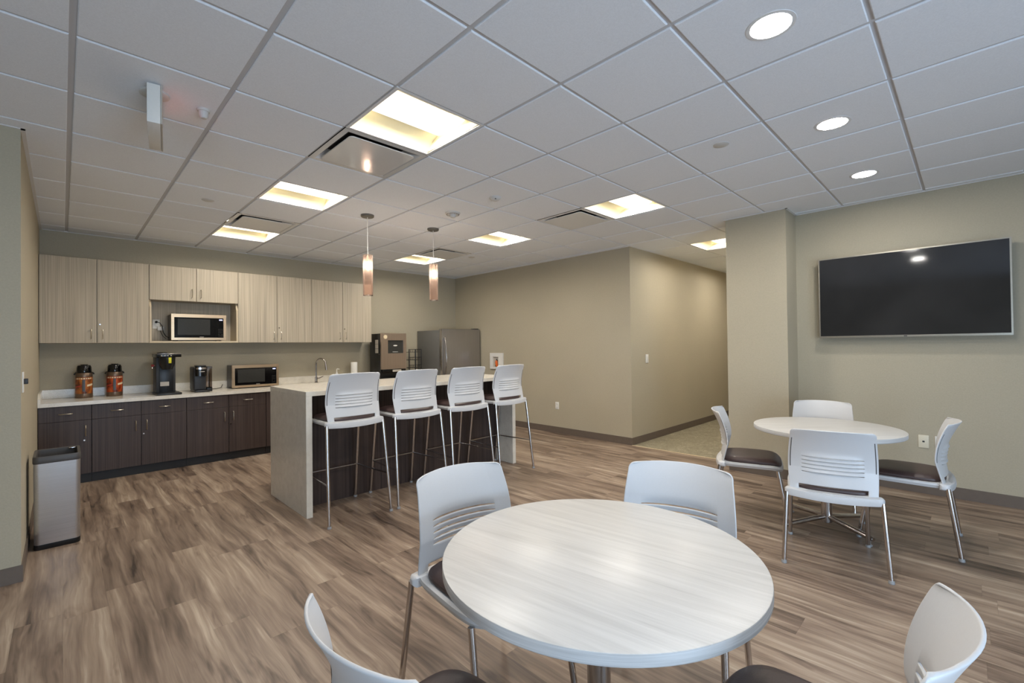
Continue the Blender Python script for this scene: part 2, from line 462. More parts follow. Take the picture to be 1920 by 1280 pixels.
# ceiling: tiles standing a little below the grid
GX, GY, T = 0.0339, 1.4953, 0.6096
SKIP = {}                        # (i, j) cells holding lights or vents
def cell(i, j): return GX + i * T, GY + j * T
LIGHTS = [(2, 1), (2, 4), (2, 7), (6, 1), (6, 4), (6, 7), (10, 1), (13, 1)]
VENTS = [(2, 2), (2, 6), (6, 2), (6, 6)]
for c in LIGHTS + VENTS: SKIP[c] = 1
bmt = B(); bmg = B()
RECTS = [(X_L, X_R, Y_S, Y_N), (X_W, X_L, Y_S, Y_LF), (X_R, X_H, Y_H0, Y_H1)]
for i in range(-6, 17):
    for j in range(-9, 11):
        cx0, cy0 = cell(i, j); cx1, cy1 = cx0 + T, cy0 + T
        for (rx0, rx1, ry0, ry1) in RECTS:
            x0, x1, y0, y1 = max(cx0, rx0), min(cx1, rx1), max(cy0, ry0), min(cy1, ry1)
            if x1 - x0 < 0.004 or y1 - y0 < 0.004 or (i, j) in SKIP: continue
            v = [bmg.verts.new(p) for p in ((x0, y0, HC + 0.008), (x1, y0, HC + 0.008), (x1, y1, HC + 0.008), (x0, y1, HC + 0.008))]
            bmg.faces.new(v)
            gx, gy = 0.0125, 0.0095
            a0 = x0 + (gx if x0 == cx0 else 0); a1 = x1 - (gx if x1 == cx1 else 0)
            b0 = y0 + (gy if y0 == cy0 else 0); b1 = y1 - (gy if y1 == cy1 else 0)
            if a1 - a0 < 0.004 or b1 - b0 < 0.004: continue
            ch = 0.004
            c0 = a0 + (ch if x0 == cx0 else 0); c1 = a1 - (ch if x1 == cx1 else 0)
            d0 = b0 + (ch if y0 == cy0 else 0); d1 = b1 - (ch if y1 == cy1 else 0)
            lo_ = [bmt.verts.new(p) for p in ((c0, d0, HC), (c1, d0, HC), (c1, d1, HC), (c0, d1, HC))]
            mi_ = [bmt.verts.new(p) for p in ((a0, b0, HC + 0.003), (a1, b0, HC + 0.003), (a1, b1, HC + 0.003), (a0, b1, HC + 0.003))]
            hi_ = [bmt.verts.new(p) for p in ((a0, b0, HC + 0.0079), (a1, b0, HC + 0.0079), (a1, b1, HC + 0.0079), (a0, b1, HC + 0.0079))]
            bmt.faces.new(lo_[::-1])
            for k in range(4):
                k2 = (k + 1) % 4
                bmt.faces.new((lo_[k], lo_[k2], mi_[k2], mi_[k])); bmt.faces.new((mi_[k], mi_[k2], hi_[k2], hi_[k]))
struct(obj('ceiling', bmt, 'ceiling_tile', smooth=False))
g = obj('trim_2', bmg, 'ceiling_grid', smooth=False); struct(g)          # the metal ceiling grid
struct(bx('ceiling_slab', (X_W - WT, Y_S - WT, HC + 0.14), (X_H + WT, Y_N + WT, HC + 0.2), 'cavity_dark'))
# white wall angle under the tiles
bm = B()
AW, AT = 0.02, 0.022
for lo_, hi_ in (((X_L, Y_N - AW, 0), (X_R, Y_N, 0)), ((X_R - AW, Y_H1, 0), (X_R, Y_N, 0)), ((X_R - AW, Y_H1 - AW, 0), (X_H, Y_H1, 0)),
                 ((X_L, Y_LF - AW, 0), (X_L + AW, Y_N, 0)), ((X_W, Y_LF - AW, 0), (X_L + AW, Y_LF, 0)),
                 ((5.25 - AW, 1.31 - AW, 0), (5.25, Y_H0 + AW, 0)), ((5.25 - AW, 1.31 - AW, 0), (X_R, 1.31, 0)), ((X_R - AW, Y_S, 0), (X_R, 1.31, 0)),
                 ((5.25, Y_H0, 0), (X_H, Y_H0 + AW, 0))):
    box(bm, (lo_[0], lo_[1], HC - 0.004), (hi_[0], hi_[1], HC + 0.02))
struct(obj('trim_3', bm, 'white_trim'))

# ------------------------------------------------------------------ ceiling lights
def troffer(label):
    r = thing('ceiling_light', label, 'ceiling light', group='square recessed ceiling lights')
    h = T / 2
    bm = B()
    o_, i_ = h - 0.001, h - 0.020
    for lo_, hi_ in (((-o_, -o_), (o_, -i_)), ((-o_, i_), (o_, o_)), ((-o_, -i_), (-i_, i_)), ((i_, -i_), (o_, i_))):
        box(bm, (lo_[0], lo_[1], 0.002), (hi_[0], hi_[1], 0.012))
    obj('frame', bm, 'white_trim', r)
    bm = B()                                     # curved reflector wings on both sides of the lens, and end plates
    for s in (-1, 1):
        prof = [(s * (i_ - (i_ - 0.15) * k / 8), 0.006 + 0.078 * math.sin(PI / 2 * k / 8) ** 0.9) for k in range(9)]
        rows = [[bm.verts.new((x, y, z)) for (y, z) in prof] for x in (-i_, i_)]
        for k in range(8): bm.faces.new((rows[0][k], rows[0][k + 1], rows[1][k + 1], rows[1][k]))
    for x in (-i_, i_):
        v = [bm.verts.new(p) for p in ((x, -i_, 0.006), (x, i_, 0.006), (x, i_, 0.1), (x, -i_, 0.1))]
        bm.faces.new(v)
    obj('reflector', bm, 'reflector_cream', r)
    bm = B()
    prof = [(-0.15 + 0.30 * k / 10, 0.086 - 0.024 * math.sin(PI * k / 10)) for k in range(11)]
    rows = [[bm.verts.new((x, y, z)) for (y, z) in prof] for x in (-i_ + 0.004, i_ - 0.004)]
    for k in range(10): bm.faces.new((rows[0][k], rows[0][k + 1], rows[1][k + 1], rows[1][k]))
    bm.faces.new(rows[0][::-1]); bm.faces.new(rows[1])
    obj('lens', bm, 'lens_glow', r)
    obj('housing', box(B(), (-o_, -o_, 0.1), (o_, o_, 0.115)), 'white_trim', r)
    la = bpy.data.lights.new('lamp', 'AREA'); la.shape = 'RECTANGLE'; la.size = 0.575; la.size_y = 0.30
    la.energy = LAMP_WATTS; la.color = (1.0, 0.94, 0.85)
    lm = bpy.data.objects.new('lamp', la); COL.objects.link(lm); lm.parent = r; lm.location = (0, 0, 0.060)
    return r
LL = {(2, 1): 'lit square ceiling light nearest the camera, directly in front of the shiny ceiling vent',
      (2, 4): 'lit square ceiling light second of the left row, between two ceiling vents',
      (2, 7): 'lit square ceiling light at the far end of the left row, above the wall cabinets',
      (6, 1): 'lit square ceiling light above the hallway corner, largest of the right row',
      (6, 4): 'lit square ceiling light in the middle of the right row, beyond the round smoke detector',
      (6, 7): 'lit square ceiling light seen behind the right hand pendant lamp',
      (10, 1): 'lit square hallway ceiling light half hidden behind the wall column',
      (13, 1): 'lit square ceiling light farther down the hallway, out of sight behind the wall column'}
tr = None
for c in LIGHTS:
    x, y = cell(*c); p = (x + T / 2, y + T / 2, HC)
    if tr is None: tr = troffer(LL[c]); tr.location = p
    else: dup(tr, p, 0, LL[c])

def can_light(label):
    r = thing('downlight', label, 'downlight', group='round recessed downlights')
    obj('trim_ring', lathe(B(), [(0.078, 0.0), (0.080, -0.003), (0.096, -0.002), (0.097, 0.001)], n=40), 'white_trim', r)
    obj('lens', lathe(B(), [(0.0, -0.0015), (0.079, -0.0005), (0.079, 0.003)], n=40), 'can_glow', r)
    return r
cl = can_light('large lit round downlight nearest the camera at the top right'); cl.location = (2.177, 0.586, HC)
dup(cl, (3.432, 0.588, HC), 0, 'lit round downlight in the middle of the row of three')
dup(cl, (0.932, 0.588, HC), 0, 'lit round downlight almost above the camera, seen only as a glint on the television')
dup(cl, (4.659, 0.591, HC), 0, 'lit round downlight farthest from the camera, nearest the television wall')

def vent(label, face, mat):
    r = thing('ceiling_vent', label, 'ceiling vent', group='square plaque ceiling vents')
    h = T / 2 - 0.001
    bm = B()                                     # sloped pan rising to the dark neck
    a = [bm.verts.new((sx * h, sy * h, 0.001)) for sx, sy in ((-1, -1), (1, -1), (1, 1), (-1, 1))]
    b = [bm.verts.new((sx * (h - 0.035), sy * (h - 0.035), 0.0)) for sx, sy in ((-1, -1), (1, -1), (1, 1), (-1, 1))]
    c = [bm.verts.new((sx * (h - 0.10), sy * (h - 0.10), 0.06)) for sx, sy in ((-1, -1), (1, -1), (1, 1), (-1, 1))]
    for k in range(4):
        k2 = (k + 1) % 4
        bm.faces.new((a[k], a[k2], b[k2], b[k])); bm.faces.new((b[k], b[k2], c[k2], c[k]))
    obj('pan', bm, mat, r, smooth=False)
    obj('throat', box(B(), (-h + 0.09, -h + 0.09, 0.06), (h - 0.09, h - 0.09, 0.1)), 'cavity_dark', r)
    bm = B()
    prism(bm, rrect(2 * (h - 0.062), 2 * (h - 0.062), 0.03), -0.010, -0.004)
    obj('plaque', bm, face, r)
    return r
v1 = vent('shiny square ceiling vent with a bright reflection beside the nearest light', 'shiny_vent_metal', 'shiny_vent_metal')
x, y = cell(2, 2); v1.location = (x + T / 2, y + T / 2, HC)
v2 = vent('matt square ceiling vent in the left row, before the light above the cabinets', 'vent_metal', 'vent_metal')
x, y = cell(2, 6); v2.location = (x + T / 2, y + T / 2, HC)
x, y = cell(6, 2); dup(v2, (x + T / 2, y + T / 2, HC), 0, 'matt square ceiling vent beside the light above the hallway corner')
x, y = cell(6, 6); dup(v2, (x + T / 2, y + T / 2, HC), 0, 'small looking matt ceiling vent just above the right hand pendant glass')

# ceiling devices
def disc(name, label, cat, x, y, r=0.05, h=0.006, group=None):
    return tag(obj(name, lathe(B(), [(0, -h), (r * 0.86, -h), (r, -h * 0.4), (r, 0.0)], (x, y, HC), 28), 'device_white'), label, cat, group)
disc('sprinkler_cover', 'flat round white ceiling cap left of the lit square lights', 'sprinkler cover', 0.949, 4.889, 0.05, group='flat round sprinkler covers')
disc('sprinkler_cover', 'flat round white ceiling cap near the row of round downlights', 'sprinkler cover', 3.226, 1.187, 0.05, group='flat round sprinkler covers')
disc('sprinkler_cover', 'flat round white ceiling cap in the far corner beyond the middle right light', 'sprinkler cover', 4.45, 5.35, 0.05, group='flat round sprinkler covers')
d = thing('ceiling_sensor', 'small grey domed ceiling sensor right of the smoke detector', 'sensor', (2.834, 3.055, HC))
obj('dome', lathe(B(), [(0, -0.034), (0.022, -0.032), (0.04, -0.022), (0.052, -0.008), (0.054, 0)], n=28), 'device_white', d)
obj('eye', box(B(), (-0.03, -0.032, -0.026), (-0.012, -0.018, -0.012), 0.003), 'dark_grey_plastic', d)
d = thing('smoke_detector', 'round white smoke detector with a small sensing chamber between pendants and middle light', 'smoke detector', (2.84, 3.706, HC))
obj('base', lathe(B(), [(0, -0.02), (0.06, -0.02), (0.075, -0.012), (0.078, 0)], n=32), 'device_white', d)
bm = B()
for k in range(20):
    a = 2 * PI * k / 20
    tube(bm, [(0.062 * math.cos(a), 0.062 * math.sin(a), -0.022), (0.062 * math.cos(a), 0.062 * math.sin(a), -0.014)], 0.004, 6)
obj('grille', bm, 'dark_grey_plastic', d)
obj('chamber', lathe(B(), [(0, -0.05), (0.02, -0.05), (0.03, -0.04), (0.033, -0.02)], n=24), 'device_white', d)
# exit sign seen edge on
e = thing('exit_sign', 'white boxed exit sign hanging from the ceiling, seen edge on', 'exit sign', (0.360, 3.10, HC), math.radians(-7.6))
obj('canopy', lathe(B(), [(0, -0.016), (0.055, -0.016), (0.065, -0.01), (0.065, 0)], (0, -0.06, 0), 32), 'device_white', e)
bm = B(); box(bm, (-0.030, -0.20, -0.212), (0.026, 0.20, -0.012), 0.004)
obj('housing', bm, 'white_plastic', e)
bm = B()
for lo_, hi_ in (((0.0262, -0.20, -0.212), (0.033, 0.20, -0.198)), ((0.0262, -0.20, -0.026), (0.033, 0.20, -0.012)), ((0.0262, -0.20, -0.198), (0.033, -0.186, -0.026)), ((0.0262, 0.186, -0.198), (0.033, 0.20, -0.026))):
    box(bm, lo_, hi_)
obj('face_frame', bm, 'silver_label', e)
cu = bpy.data.curves.new('exit_text', 'FONT'); cu.body = 'EXIT'; cu.size = 0.15; cu.extrude = 0.001; cu.align_x = 'CENTER'; cu.align_y = 'CENTER'
to = bpy.data.objects.new('letters_source', cu); COL.objects.link(to)
bpy.context.view_layer.update()
me = bpy.data.meshes.new_from_object(to.evaluated_get(bpy.context.evaluated_depsgraph_get()))
bpy.data.objects.remove(to)
me.transform(Matrix.Translation((0.0272, 0, -0.112)) @ Matrix.Rotation(PI / 2, 4, 'Z') @ Matrix.Rotation(PI / 2, 4, 'X'))
me.materials.clear(); me.materials.append(MAT['exit_glow'])
lt = bpy.data.objects.new('letters', me); COL.objects.link(lt); lt.parent = e
d = thing('ceiling_strobe', 'small white ceiling device beside the exit sign, tinged pink by its glow', 'detector', (0.575, 3.06, HC))
obj('base', lathe(B(), [(0, -0.012), (0.03, -0.012), (0.034, 0)], n=24), 'device_white', d)
obj('head', lathe(B(), [(0, -0.05), (0.014, -0.05), (0.022, -0.04), (0.024, -0.012)], n=24), 'device_white', d)

# pendants over the island
def pendant(label):
    r = thing('pendant_light', label, 'pendant lamp', group='pink glass pendant lamps')
    obj('canopy', lathe(B(), [(0, -0.022), (0.06, -0.022), (0.066, -0.016), (0.066, 0)], n=36), 'canopy_grey', r)
    obj('cord', tube(B(), [(0, 0, -0.02), (0, 0, -0.43)], 0.0035, 8), 'paper_white', r)
    sh = obj('glass_shade', lathe(B(), [(0.0475, -0.413), (0.049, -0.415), (0.0492, -0.6), (0.049, -0.829)], n=40), 'pink_amber_glass', r)
    obj('rim', lathe(B(), [(0.0455, -0.8285), (0.048, -0.832), (0.051, -0.8285), (0.048, -0.8265), (0.0455, -0.8285)], n=40), 'clear_glass', sh)
    obj('socket', lathe(B(), [(0.0, -0.42), (0.012, -0.42), (0.014, -0.43), (0.014, -0.485), (0.0, -0.485)], n=20), 'bulb_base', r)
    obj('bulb', lathe(B(), [(0, -0.566), (0.01, -0.563), (0.019, -0.55), (0.022, -0.535), (0.018, -0.512), (0.011, -0.49), (0.011, -0.485)], n=24), 'bulb_glow', r)
    return r
p1 = pendant('lit pink glass cylinder pendant over the island, left one of two'); p1.location = (2.24, 4.36, HC)
dup(p1, (3.054, 4.36, HC), 0, 'lit pink glass cylinder pendant over the island, right one of two')

# ------------------------------------------------------------------ wall cabinets
YU, ZU0, ZU1 = 6.95, 1.488, 2.437
def handle(bm, p0, p1, out=(0, -0.03, 0), r=0.0045):
    p0, p1, o = Vector(p0), Vector(p1), Vector(out)
    d = (p1 - p0).normalized()
    tube(bm, [p0, p0 + o * 0.75, p0 + o + d * 0.012, p1 + o - d * 0.012, p1 + o * 0.75, p1], r, 8)
def lock(bm, x, y, z): tube(bm, [(x, y, z), (x, y - 0.008, z)], 0.008, 14)

def upper(label, xs, zb, niche=None, lockdoor=1):
    x0, x1 = xs[0], xs[-1]
    r = thing('wall_cabinet', label, 'wall cabinet', ((x0 + x1) / 2, YU, ZU0), group='pale wood wall cabinets')
    ox, oy, oz = (x0 + x1) / 2, YU, ZU0
    L = lambda p: (p[0] - ox, p[1] - oy, p[2] - oz)
    obj('carcass', box(B(), L((x0 + 0.001, YU + 0.02, zb)), L((x1 - 0.001, Y_N - 0.001, ZU1))), 'pale_laminate', r)
    for k in range(2):
        dx0, dx1 = xs[k] + 0.003, xs[k + 1] - 0.003
        dr = obj('door', box(B(), L((dx0, YU, zb + 0.001)), L((dx1, YU + 0.019, ZU1 - 0.002)), 0.001, 1), 'pale_laminate', r)
        hx = dx1 - 0.045 if k == 0 else dx0 + 0.045
        bm = B(); handle(bm, L((hx, YU, zb + 0.05)), L((hx, YU, zb + 0.15)), r=0.004)
        obj('handle', bm, 'satin_nickel', dr)
        if k == lockdoor:
            bm = B(); l_ = L((dx0 + 0.022, YU, zb + 0.21)); lock(bm, *l_)
            obj('lock', bm, 'chrome', dr)
    if niche:
        n0 = niche
        bm = B()
        box(bm, L((x0 + 0.002, Y_N - 0.02, ZU0)), L((x1 - 0.002, Y_N - 0.001, n0)))
        obj('back_panel', bm, 'pale_laminate', r)
        for (a, b) in ((x0 + 0.001, x0 + 0.022), (x1 - 0.022, x1 - 0.001)):
            bm = B()
            prof = [(YU + 0.0, ZU0), (Y_N - 0.02, ZU0), (Y_N - 0.02, n0), (YU + 0.05, n0), (YU + 0.03, n0 - 0.05), (YU, n0 - 0.09)]
            va = [bm.verts.new(L((a, y_, z_))) for y_, z_ in prof]; vb = [bm.verts.new(L((b, y_, z_))) for y_, z_ in prof]
            for k in range(6): bm.faces.new((va[k], va[(k + 1) % 6], vb[(k + 1) % 6], vb[k]))
            bm.faces.new(va[::-1]); bm.faces.new(vb)
            obj('side_panel', bm, 'cabinet_edge', r)
        obj('shelf', box(B(), L((x0 + 0.022, YU, ZU0)), L((x1 - 0.022, Y_N - 0.02, ZU0 + 0.022))), 'cabinet_edge', r)
    return r
UX = [-0.178, 0.279, 0.744, 1.22, 1.688, 2.177, 2.662, 3.139, 3.627]
upper('two door pale striped wall cabinet at the far left, against the left wall', UX[0:3], ZU0)
NZ = 2.012
upper('short two door pale wall cabinet with the open microwave shelf beneath', UX[2:5], NZ, NZ, 9)
upper('two door pale wall cabinet just right of the microwave shelf', UX[4:7], ZU0)
upper('two door pale wall cabinet at the right end of the row, above the sink', UX[6:9], ZU0)

# ------------------------------------------------------------------ base cabinets and worktop
YB, ZC0, ZC1 = 6.62, 0.830, 0.868
def base_cab(label, xs, doors):
    """doors: list of handle side per column, 'L' or 'R', with lock flag"""
    x0, x1 = xs[0], xs[-1]
    ox = (x0 + x1) / 2
    r = thing('base_cabinet', label, 'base cabinet', (ox, YB, 0), group='dark wood base cabinets')
    L = lambda p: (p[0] - ox, p[1] - YB, p[2])
    obj('carcass', box(B(), L((x0 + 0.001, YB + 0.02, 0.1)), L((x1 - 0.001, Y_N - 0.001, ZC0 - 0.001))), 'dark_laminate', r)
    obj('toe_kick', box(B(), L((x0 + 0.001, YB + 0.045, 0.0)), L((x1 - 0.001, YB + 0.06, 0.1))), 'toe_kick', r)
    for k, (side, lk) in enumerate(doors):
        dx0, dx1 = xs[k] + 0.003, xs[k + 1] - 0.003
        zs = 0.668
        dw = obj('drawer', box(B(), L((dx0, YB, zs + 0.003)), L((dx1, YB + 0.019, ZC0 - 0.006)), 0.001, 1), 'dark_laminate', r)
        c = (dx0 + dx1) / 2; bm = B(); handle(bm, L((c - 0.05, YB, 0.748)), L((c + 0.05, YB, 0.748)))
        obj('handle', bm, 'satin_nickel', dw)
        dr = obj('door', box(B(), L((dx0, YB, 0.102)), L((dx1, YB + 0.019, zs)), 0.001, 1), 'dark_laminate', r)
        hx = dx1 - 0.045 if side == 'R' else dx0 + 0.045
        bm = B(); handle(bm, L((hx, YB, 0.5)), L((hx, YB, 0.61)))
        obj('handle', bm, 'satin_nickel', dr)
        if lk:
            bm = B(); l_ = L((dx1 - 0.055 if side == 'R' else dx0 + 0.018, YB, 0.455)); lock(bm, *l_)
            obj('lock', bm, 'chrome', dr)
    return r
BX = [-0.178, 0.2225, 0.634, 1.057, 1.496, 1.929]
base_cab('single door dark base cabinet at the left wall, partly behind the steel bin', BX[0:2], [('R', 1)])
base_cab('two door dark base cabinet below the coffee airpots and tall brewer', BX[1:4], [('R', 0), ('L', 1)])
base_cab('two door dark base cabinet below the pod coffee maker and counter microwave', BX[3:6], [('R', 0), ('L', 1)])
# run that goes on behind the island
r = thing('base_cabinet', 'dark base cabinet run holding the sink, mostly hidden behind the island', 'base cabinet', (3.3, YB, 0), group='dark wood base cabinets')
bm = B()
for lo_, hi_ in (((1.932, 0.0), (2.505, Y_N - YB - 0.001)), ((3.065, 0.0), (4.66, Y_N - YB - 0.001)), ((2.505, 0.0), (3.065, 0.08))):
    box(bm, (lo_[0] - 3.3, lo_[1], 0.1), (hi_[0] - 3.3, hi_[1], ZC0 - 0.001))
obj('carcass', bm, 'dark_laminate', r)
obj('toe_kick', box(B(), (1.932 - 3.3, 0.045, 0.0), (4.66 - 3.3, 0.06, 0.1)), 'toe_kick', r)

SX0, SX1, SY0, SY1 = 2.52, 3.05, 6.72, 7.06      # sink cut-out
ct = thing('worktop', 'long pale quartz worktop with low backsplash along the kitchen wall', 'worktop', (2.2, 6.9, ZC0))
bm = B(); O = (2.2, 6.9, ZC0)
Lw = lambda p: (p[0] - O[0], p[1] - O[1], p[2] - O[2])
for lo_, hi_ in (((-0.178, 6.595, ZC0), (SX0, Y_N - 0.001, ZC1)), ((SX1, 6.595, ZC0), (4.665, Y_N - 0.001, ZC1)), ((SX0, 6.595, ZC0), (SX1, SY0, ZC1)), ((SX0, SY1, ZC0), (SX1, Y_N - 0.001, ZC1))):
    box(bm, Lw(lo_), Lw(hi_))
obj('slab', bm, 'pale_quartz', ct)
obj('backsplash', box(B(), Lw((-0.178, Y_N - 0.02, ZC1)), Lw((4.665, Y_N - 0.001, ZC1 + 0.1)), 0.002, 1), 'pale_quartz', ct)
bm = B()
pr = [(6.6, ZC1), (Y_N - 0.02, ZC1), (Y_N - 0.02, ZC1 + 0.1), (6.69, ZC1 + 0.1), (6.64, ZC1 + 0.085), (6.6, ZC1 + 0.045)]
va = [bm.verts.new(Lw((-0.178, y_, z_))) for y_, z_ in pr]; vb = [bm.verts.new(Lw((-0.158, y_, z_))) for y_, z_ in pr]
for k in range(6): bm.faces.new((va[k], va[(k + 1) % 6], vb[(k + 1) % 6], vb[k]))
bm.faces.new(va[::-1]); bm.faces.new(vb)
obj('side_splash', bm, 'pale_quartz', ct)
bm = B()
for lo_, hi_ in (((SX0 + .001, SY0 + .001, ZC1 - 0.2), (SX1 - .001, SY1 - .001, ZC1 - 0.19)), ((SX0 + .001, SY0 + .001, ZC1 - 0.19), (SX0 + 0.008, SY1 - .001, ZC1 - 0.001)), ((SX1 - 0.008, SY0 + .001, ZC1 - 0.19), (SX1 - .001, SY1 - .001, ZC1 - 0.001)),
                 ((SX0 + .008, SY0 + .001, ZC1 - 0.19), (SX1 - .008, SY0 + 0.008, ZC1 - 0.001)), ((SX0 + .008, SY1 - 0.008, ZC1 - 0.19), (SX1 - .008, SY1 - .001, ZC1 - 0.001))):
    box(bm, Lw(lo_), Lw(hi_))
obj('sink_basin', bm, 'brushed_steel', ct)

# ------------------------------------------------------------------ island
IX0, IX1, IY0, IY1, IZ = 1.42, 3.852, 3.846, 4.745, 1.040
isl = thing('island', 'tall island with pale quartz waterfall top and dark wood front behind the bar stools', 'island', ((IX0 + IX1) / 2, (IY0 + IY1) / 2, 0))
oc = ((IX0 + IX1) / 2, (IY0 + IY1) / 2)
Li = lambda p: (p[0] - oc[0], p[1] - oc[1], p[2])
obj('countertop', box(B(), Li((IX0, IY0, IZ - 0.04)), Li((IX1, IY1, IZ)), 0.002, 1), 'pale_quartz', isl)
obj('end_panel', box(B(), Li((IX0, IY0, 0.0)), Li((IX0 + 0.05, IY1, IZ - 0.04)), 0.0015, 1), 'pale_quartz', isl)
obj('end_panel', box(B(), Li((IX1 - 0.05, IY0, 0.0)), Li((IX1, IY1, IZ - 0.04)), 0.0015, 1), 'pale_quartz', isl)
obj('cabinet_body', box(B(), Li((IX0 + 0.05, 4.13, 0.0)), Li((IX1 - 0.05, IY1 - 0.03, IZ - 0.04))), 'dark_laminate', isl)
bm = B()
for k in range(1, 3):
    x = IX0 + 0.05 + (IX1 - IX0 - 0.1) * k / 3
    box(bm, Li((x - 0.0015, 4.128, 0.0)), Li((x + 0.0015, 4.131, IZ - 0.041)))
obj('panel_seam', bm, 'toe_kick', isl)

# ------------------------------------------------------------------ chairs and stools
def shell_mesh(zs):
    bm = B()
    us = [-1, -0.985, -0.958, -0.935, -0.86, -0.78, -0.70, -0.69] + [-0.69 + 1.38 * k / 12 for k in range(1, 12)] + [0.69, 0.70, 0.78, 0.86, 0.935, 0.958, 0.985, 1]
    slots = [0.29, 0.352, 0.415, 0.477, 0.54]
    vs = [0, 0.02, 0.045, 0.07, 0.09, 0.11, 0.15, 0.19, 0.23, 0.26]
    for s in slots: vs += [s - 0.0045, s + 0.0045, s + 0.02, s + 0.04]
    vs += [0.60, 0.65, 0.70, 0.75, 0.80, 0.84, 0.88, 0.915, 0.94, 0.96, 0.978, 0.99, 1.0]
    vs = sorted(set(round(v, 4) for v in vs))
    H = 0.385
    def ycen(v):
        if v < 0.35: return -0.212 + 0.020 * (v / 0.35)
        q = (v - 0.35) / 0.65
        return -0.192 - 0.088 * q ** 1.7
    grid = []
    for v in vs:
        row = []
        w = 0.226 + 0.010 * math.sin(PI * min(1, v / 0.9)) - 0.006 * v
        top = max(0, v - 0.935) * H
        rc = 0.025
        shrink = rc - math.sqrt(max(0, rc * rc - top * top)) if top > 0 else 0
        saw = 0.0
        for a, b in zip(slots, slots[1:] + [0.61]):
            if a <= v <= b:
                saw = 1.0 - (v - a) / (b - a)
                if v < a + 0.0044: saw = 0
        for u in us:
            x = u * (w - shrink * (abs(u) ** 3))
            y = ycen(v) + (0.030 + 0.040 * v) * u * u
            if abs(u) < 0.695:
                y -= 0.0135 * saw * (1 - (abs(u) / 0.695) ** 6)
            z = zs + v * H + 0.008 * v * (1 - u * u)
            row.append(bm.verts.new((x, y, z)))
        grid.append(row)
    grid_co = [[v.co.copy() for v in row] for row in grid]
    for a in range(len(vs) - 1):
        vm = (vs[a] + vs[a + 1]) / 2
        for b in range(len(us) - 1):
            um = abs(us[b] + us[b + 1]) / 2
            if vm < 0.10 and um < 0.80 - max(0, (vm - 0.06)) * 2.2: continue
            if um < 0.69 and any(abs(vm - s) < 0.004 for s in slots): continue
            bm.faces.new((grid[a][b], grid[a][b + 1], grid[a + 1][b + 1], grid[a + 1][b]))
    loose = [v for v in bm.verts if not v.link_faces]
    bmesh.ops.delete(bm, geom=loose, context='VERTS')
    # dark flex slots along both sides, on the rear face only
    strips = []
    for b0 in (us.index(-0.958), us.index(0.935)):
        sb = B(); rows = []
        for a in range(len(vs)):
            if 0.34 < vs[a] < 0.86:
                p, q = grid_co[a][b0], grid_co[a][b0 + 1]
                c = (p + q) / 2
                rows.append([sb.verts.new((c.x + dx, c.y - 0.0042 + dy, c.z)) for dx, dy in ((-0.0024, -0.0012), (0.0024, -0.0012), (0.0024, 0.002), (-0.0024, 0.002))])
        for r0, r1 in zip(rows, rows[1:]):
            for k in range(4): sb.faces.new((r0[k], r0[(k + 1) % 4], r1[(k + 1) % 4], r1[k]))
        sb.faces.new(rows[0][::-1]); sb.faces.new(rows[-1])
        strips.append(sb)
    return bm, strips

def sup(w, d, e, n=56):
    out = []
    for k in range(n):
        a = 2 * PI * k / n
        c, s = math.cos(a), math.sin(a)
        out.append((w / 2 * math.copysign(abs(c) ** (2 / e), c), d / 2 * math.copysign(abs(s) ** (2 / e), s)))
    return out
def droop(y): return -0.028 * max(0.0, (y - 0.13) / 0.11) ** 2

def ringstack(bm, layers, n=56):
    """layers: (scale-w, scale-d, e, z, yoff) rings from bottom to top, closed both ends"""
    rings = []
    for w, d, e, z, yo in layers:
        rings.append([bm.verts.new((x, y + yo, z + droop(y + yo))) for x, y in sup(w, d, e, n)])
    for r0, r1 in zip(rings, rings[1:]):
        for k in range(n): bm.faces.new((r0[k], r0[(k + 1) % n], r1[(k + 1) % n], r1[k]))
    bm.faces.new(rings[0][::-1])
    top = rings[-1]
    c = bm.verts.new((0, layers[-1][4], layers[-1][3]))
    for k in range(n): bm.faces.new((top[k], top[(k + 1) % n], c))
    return bm

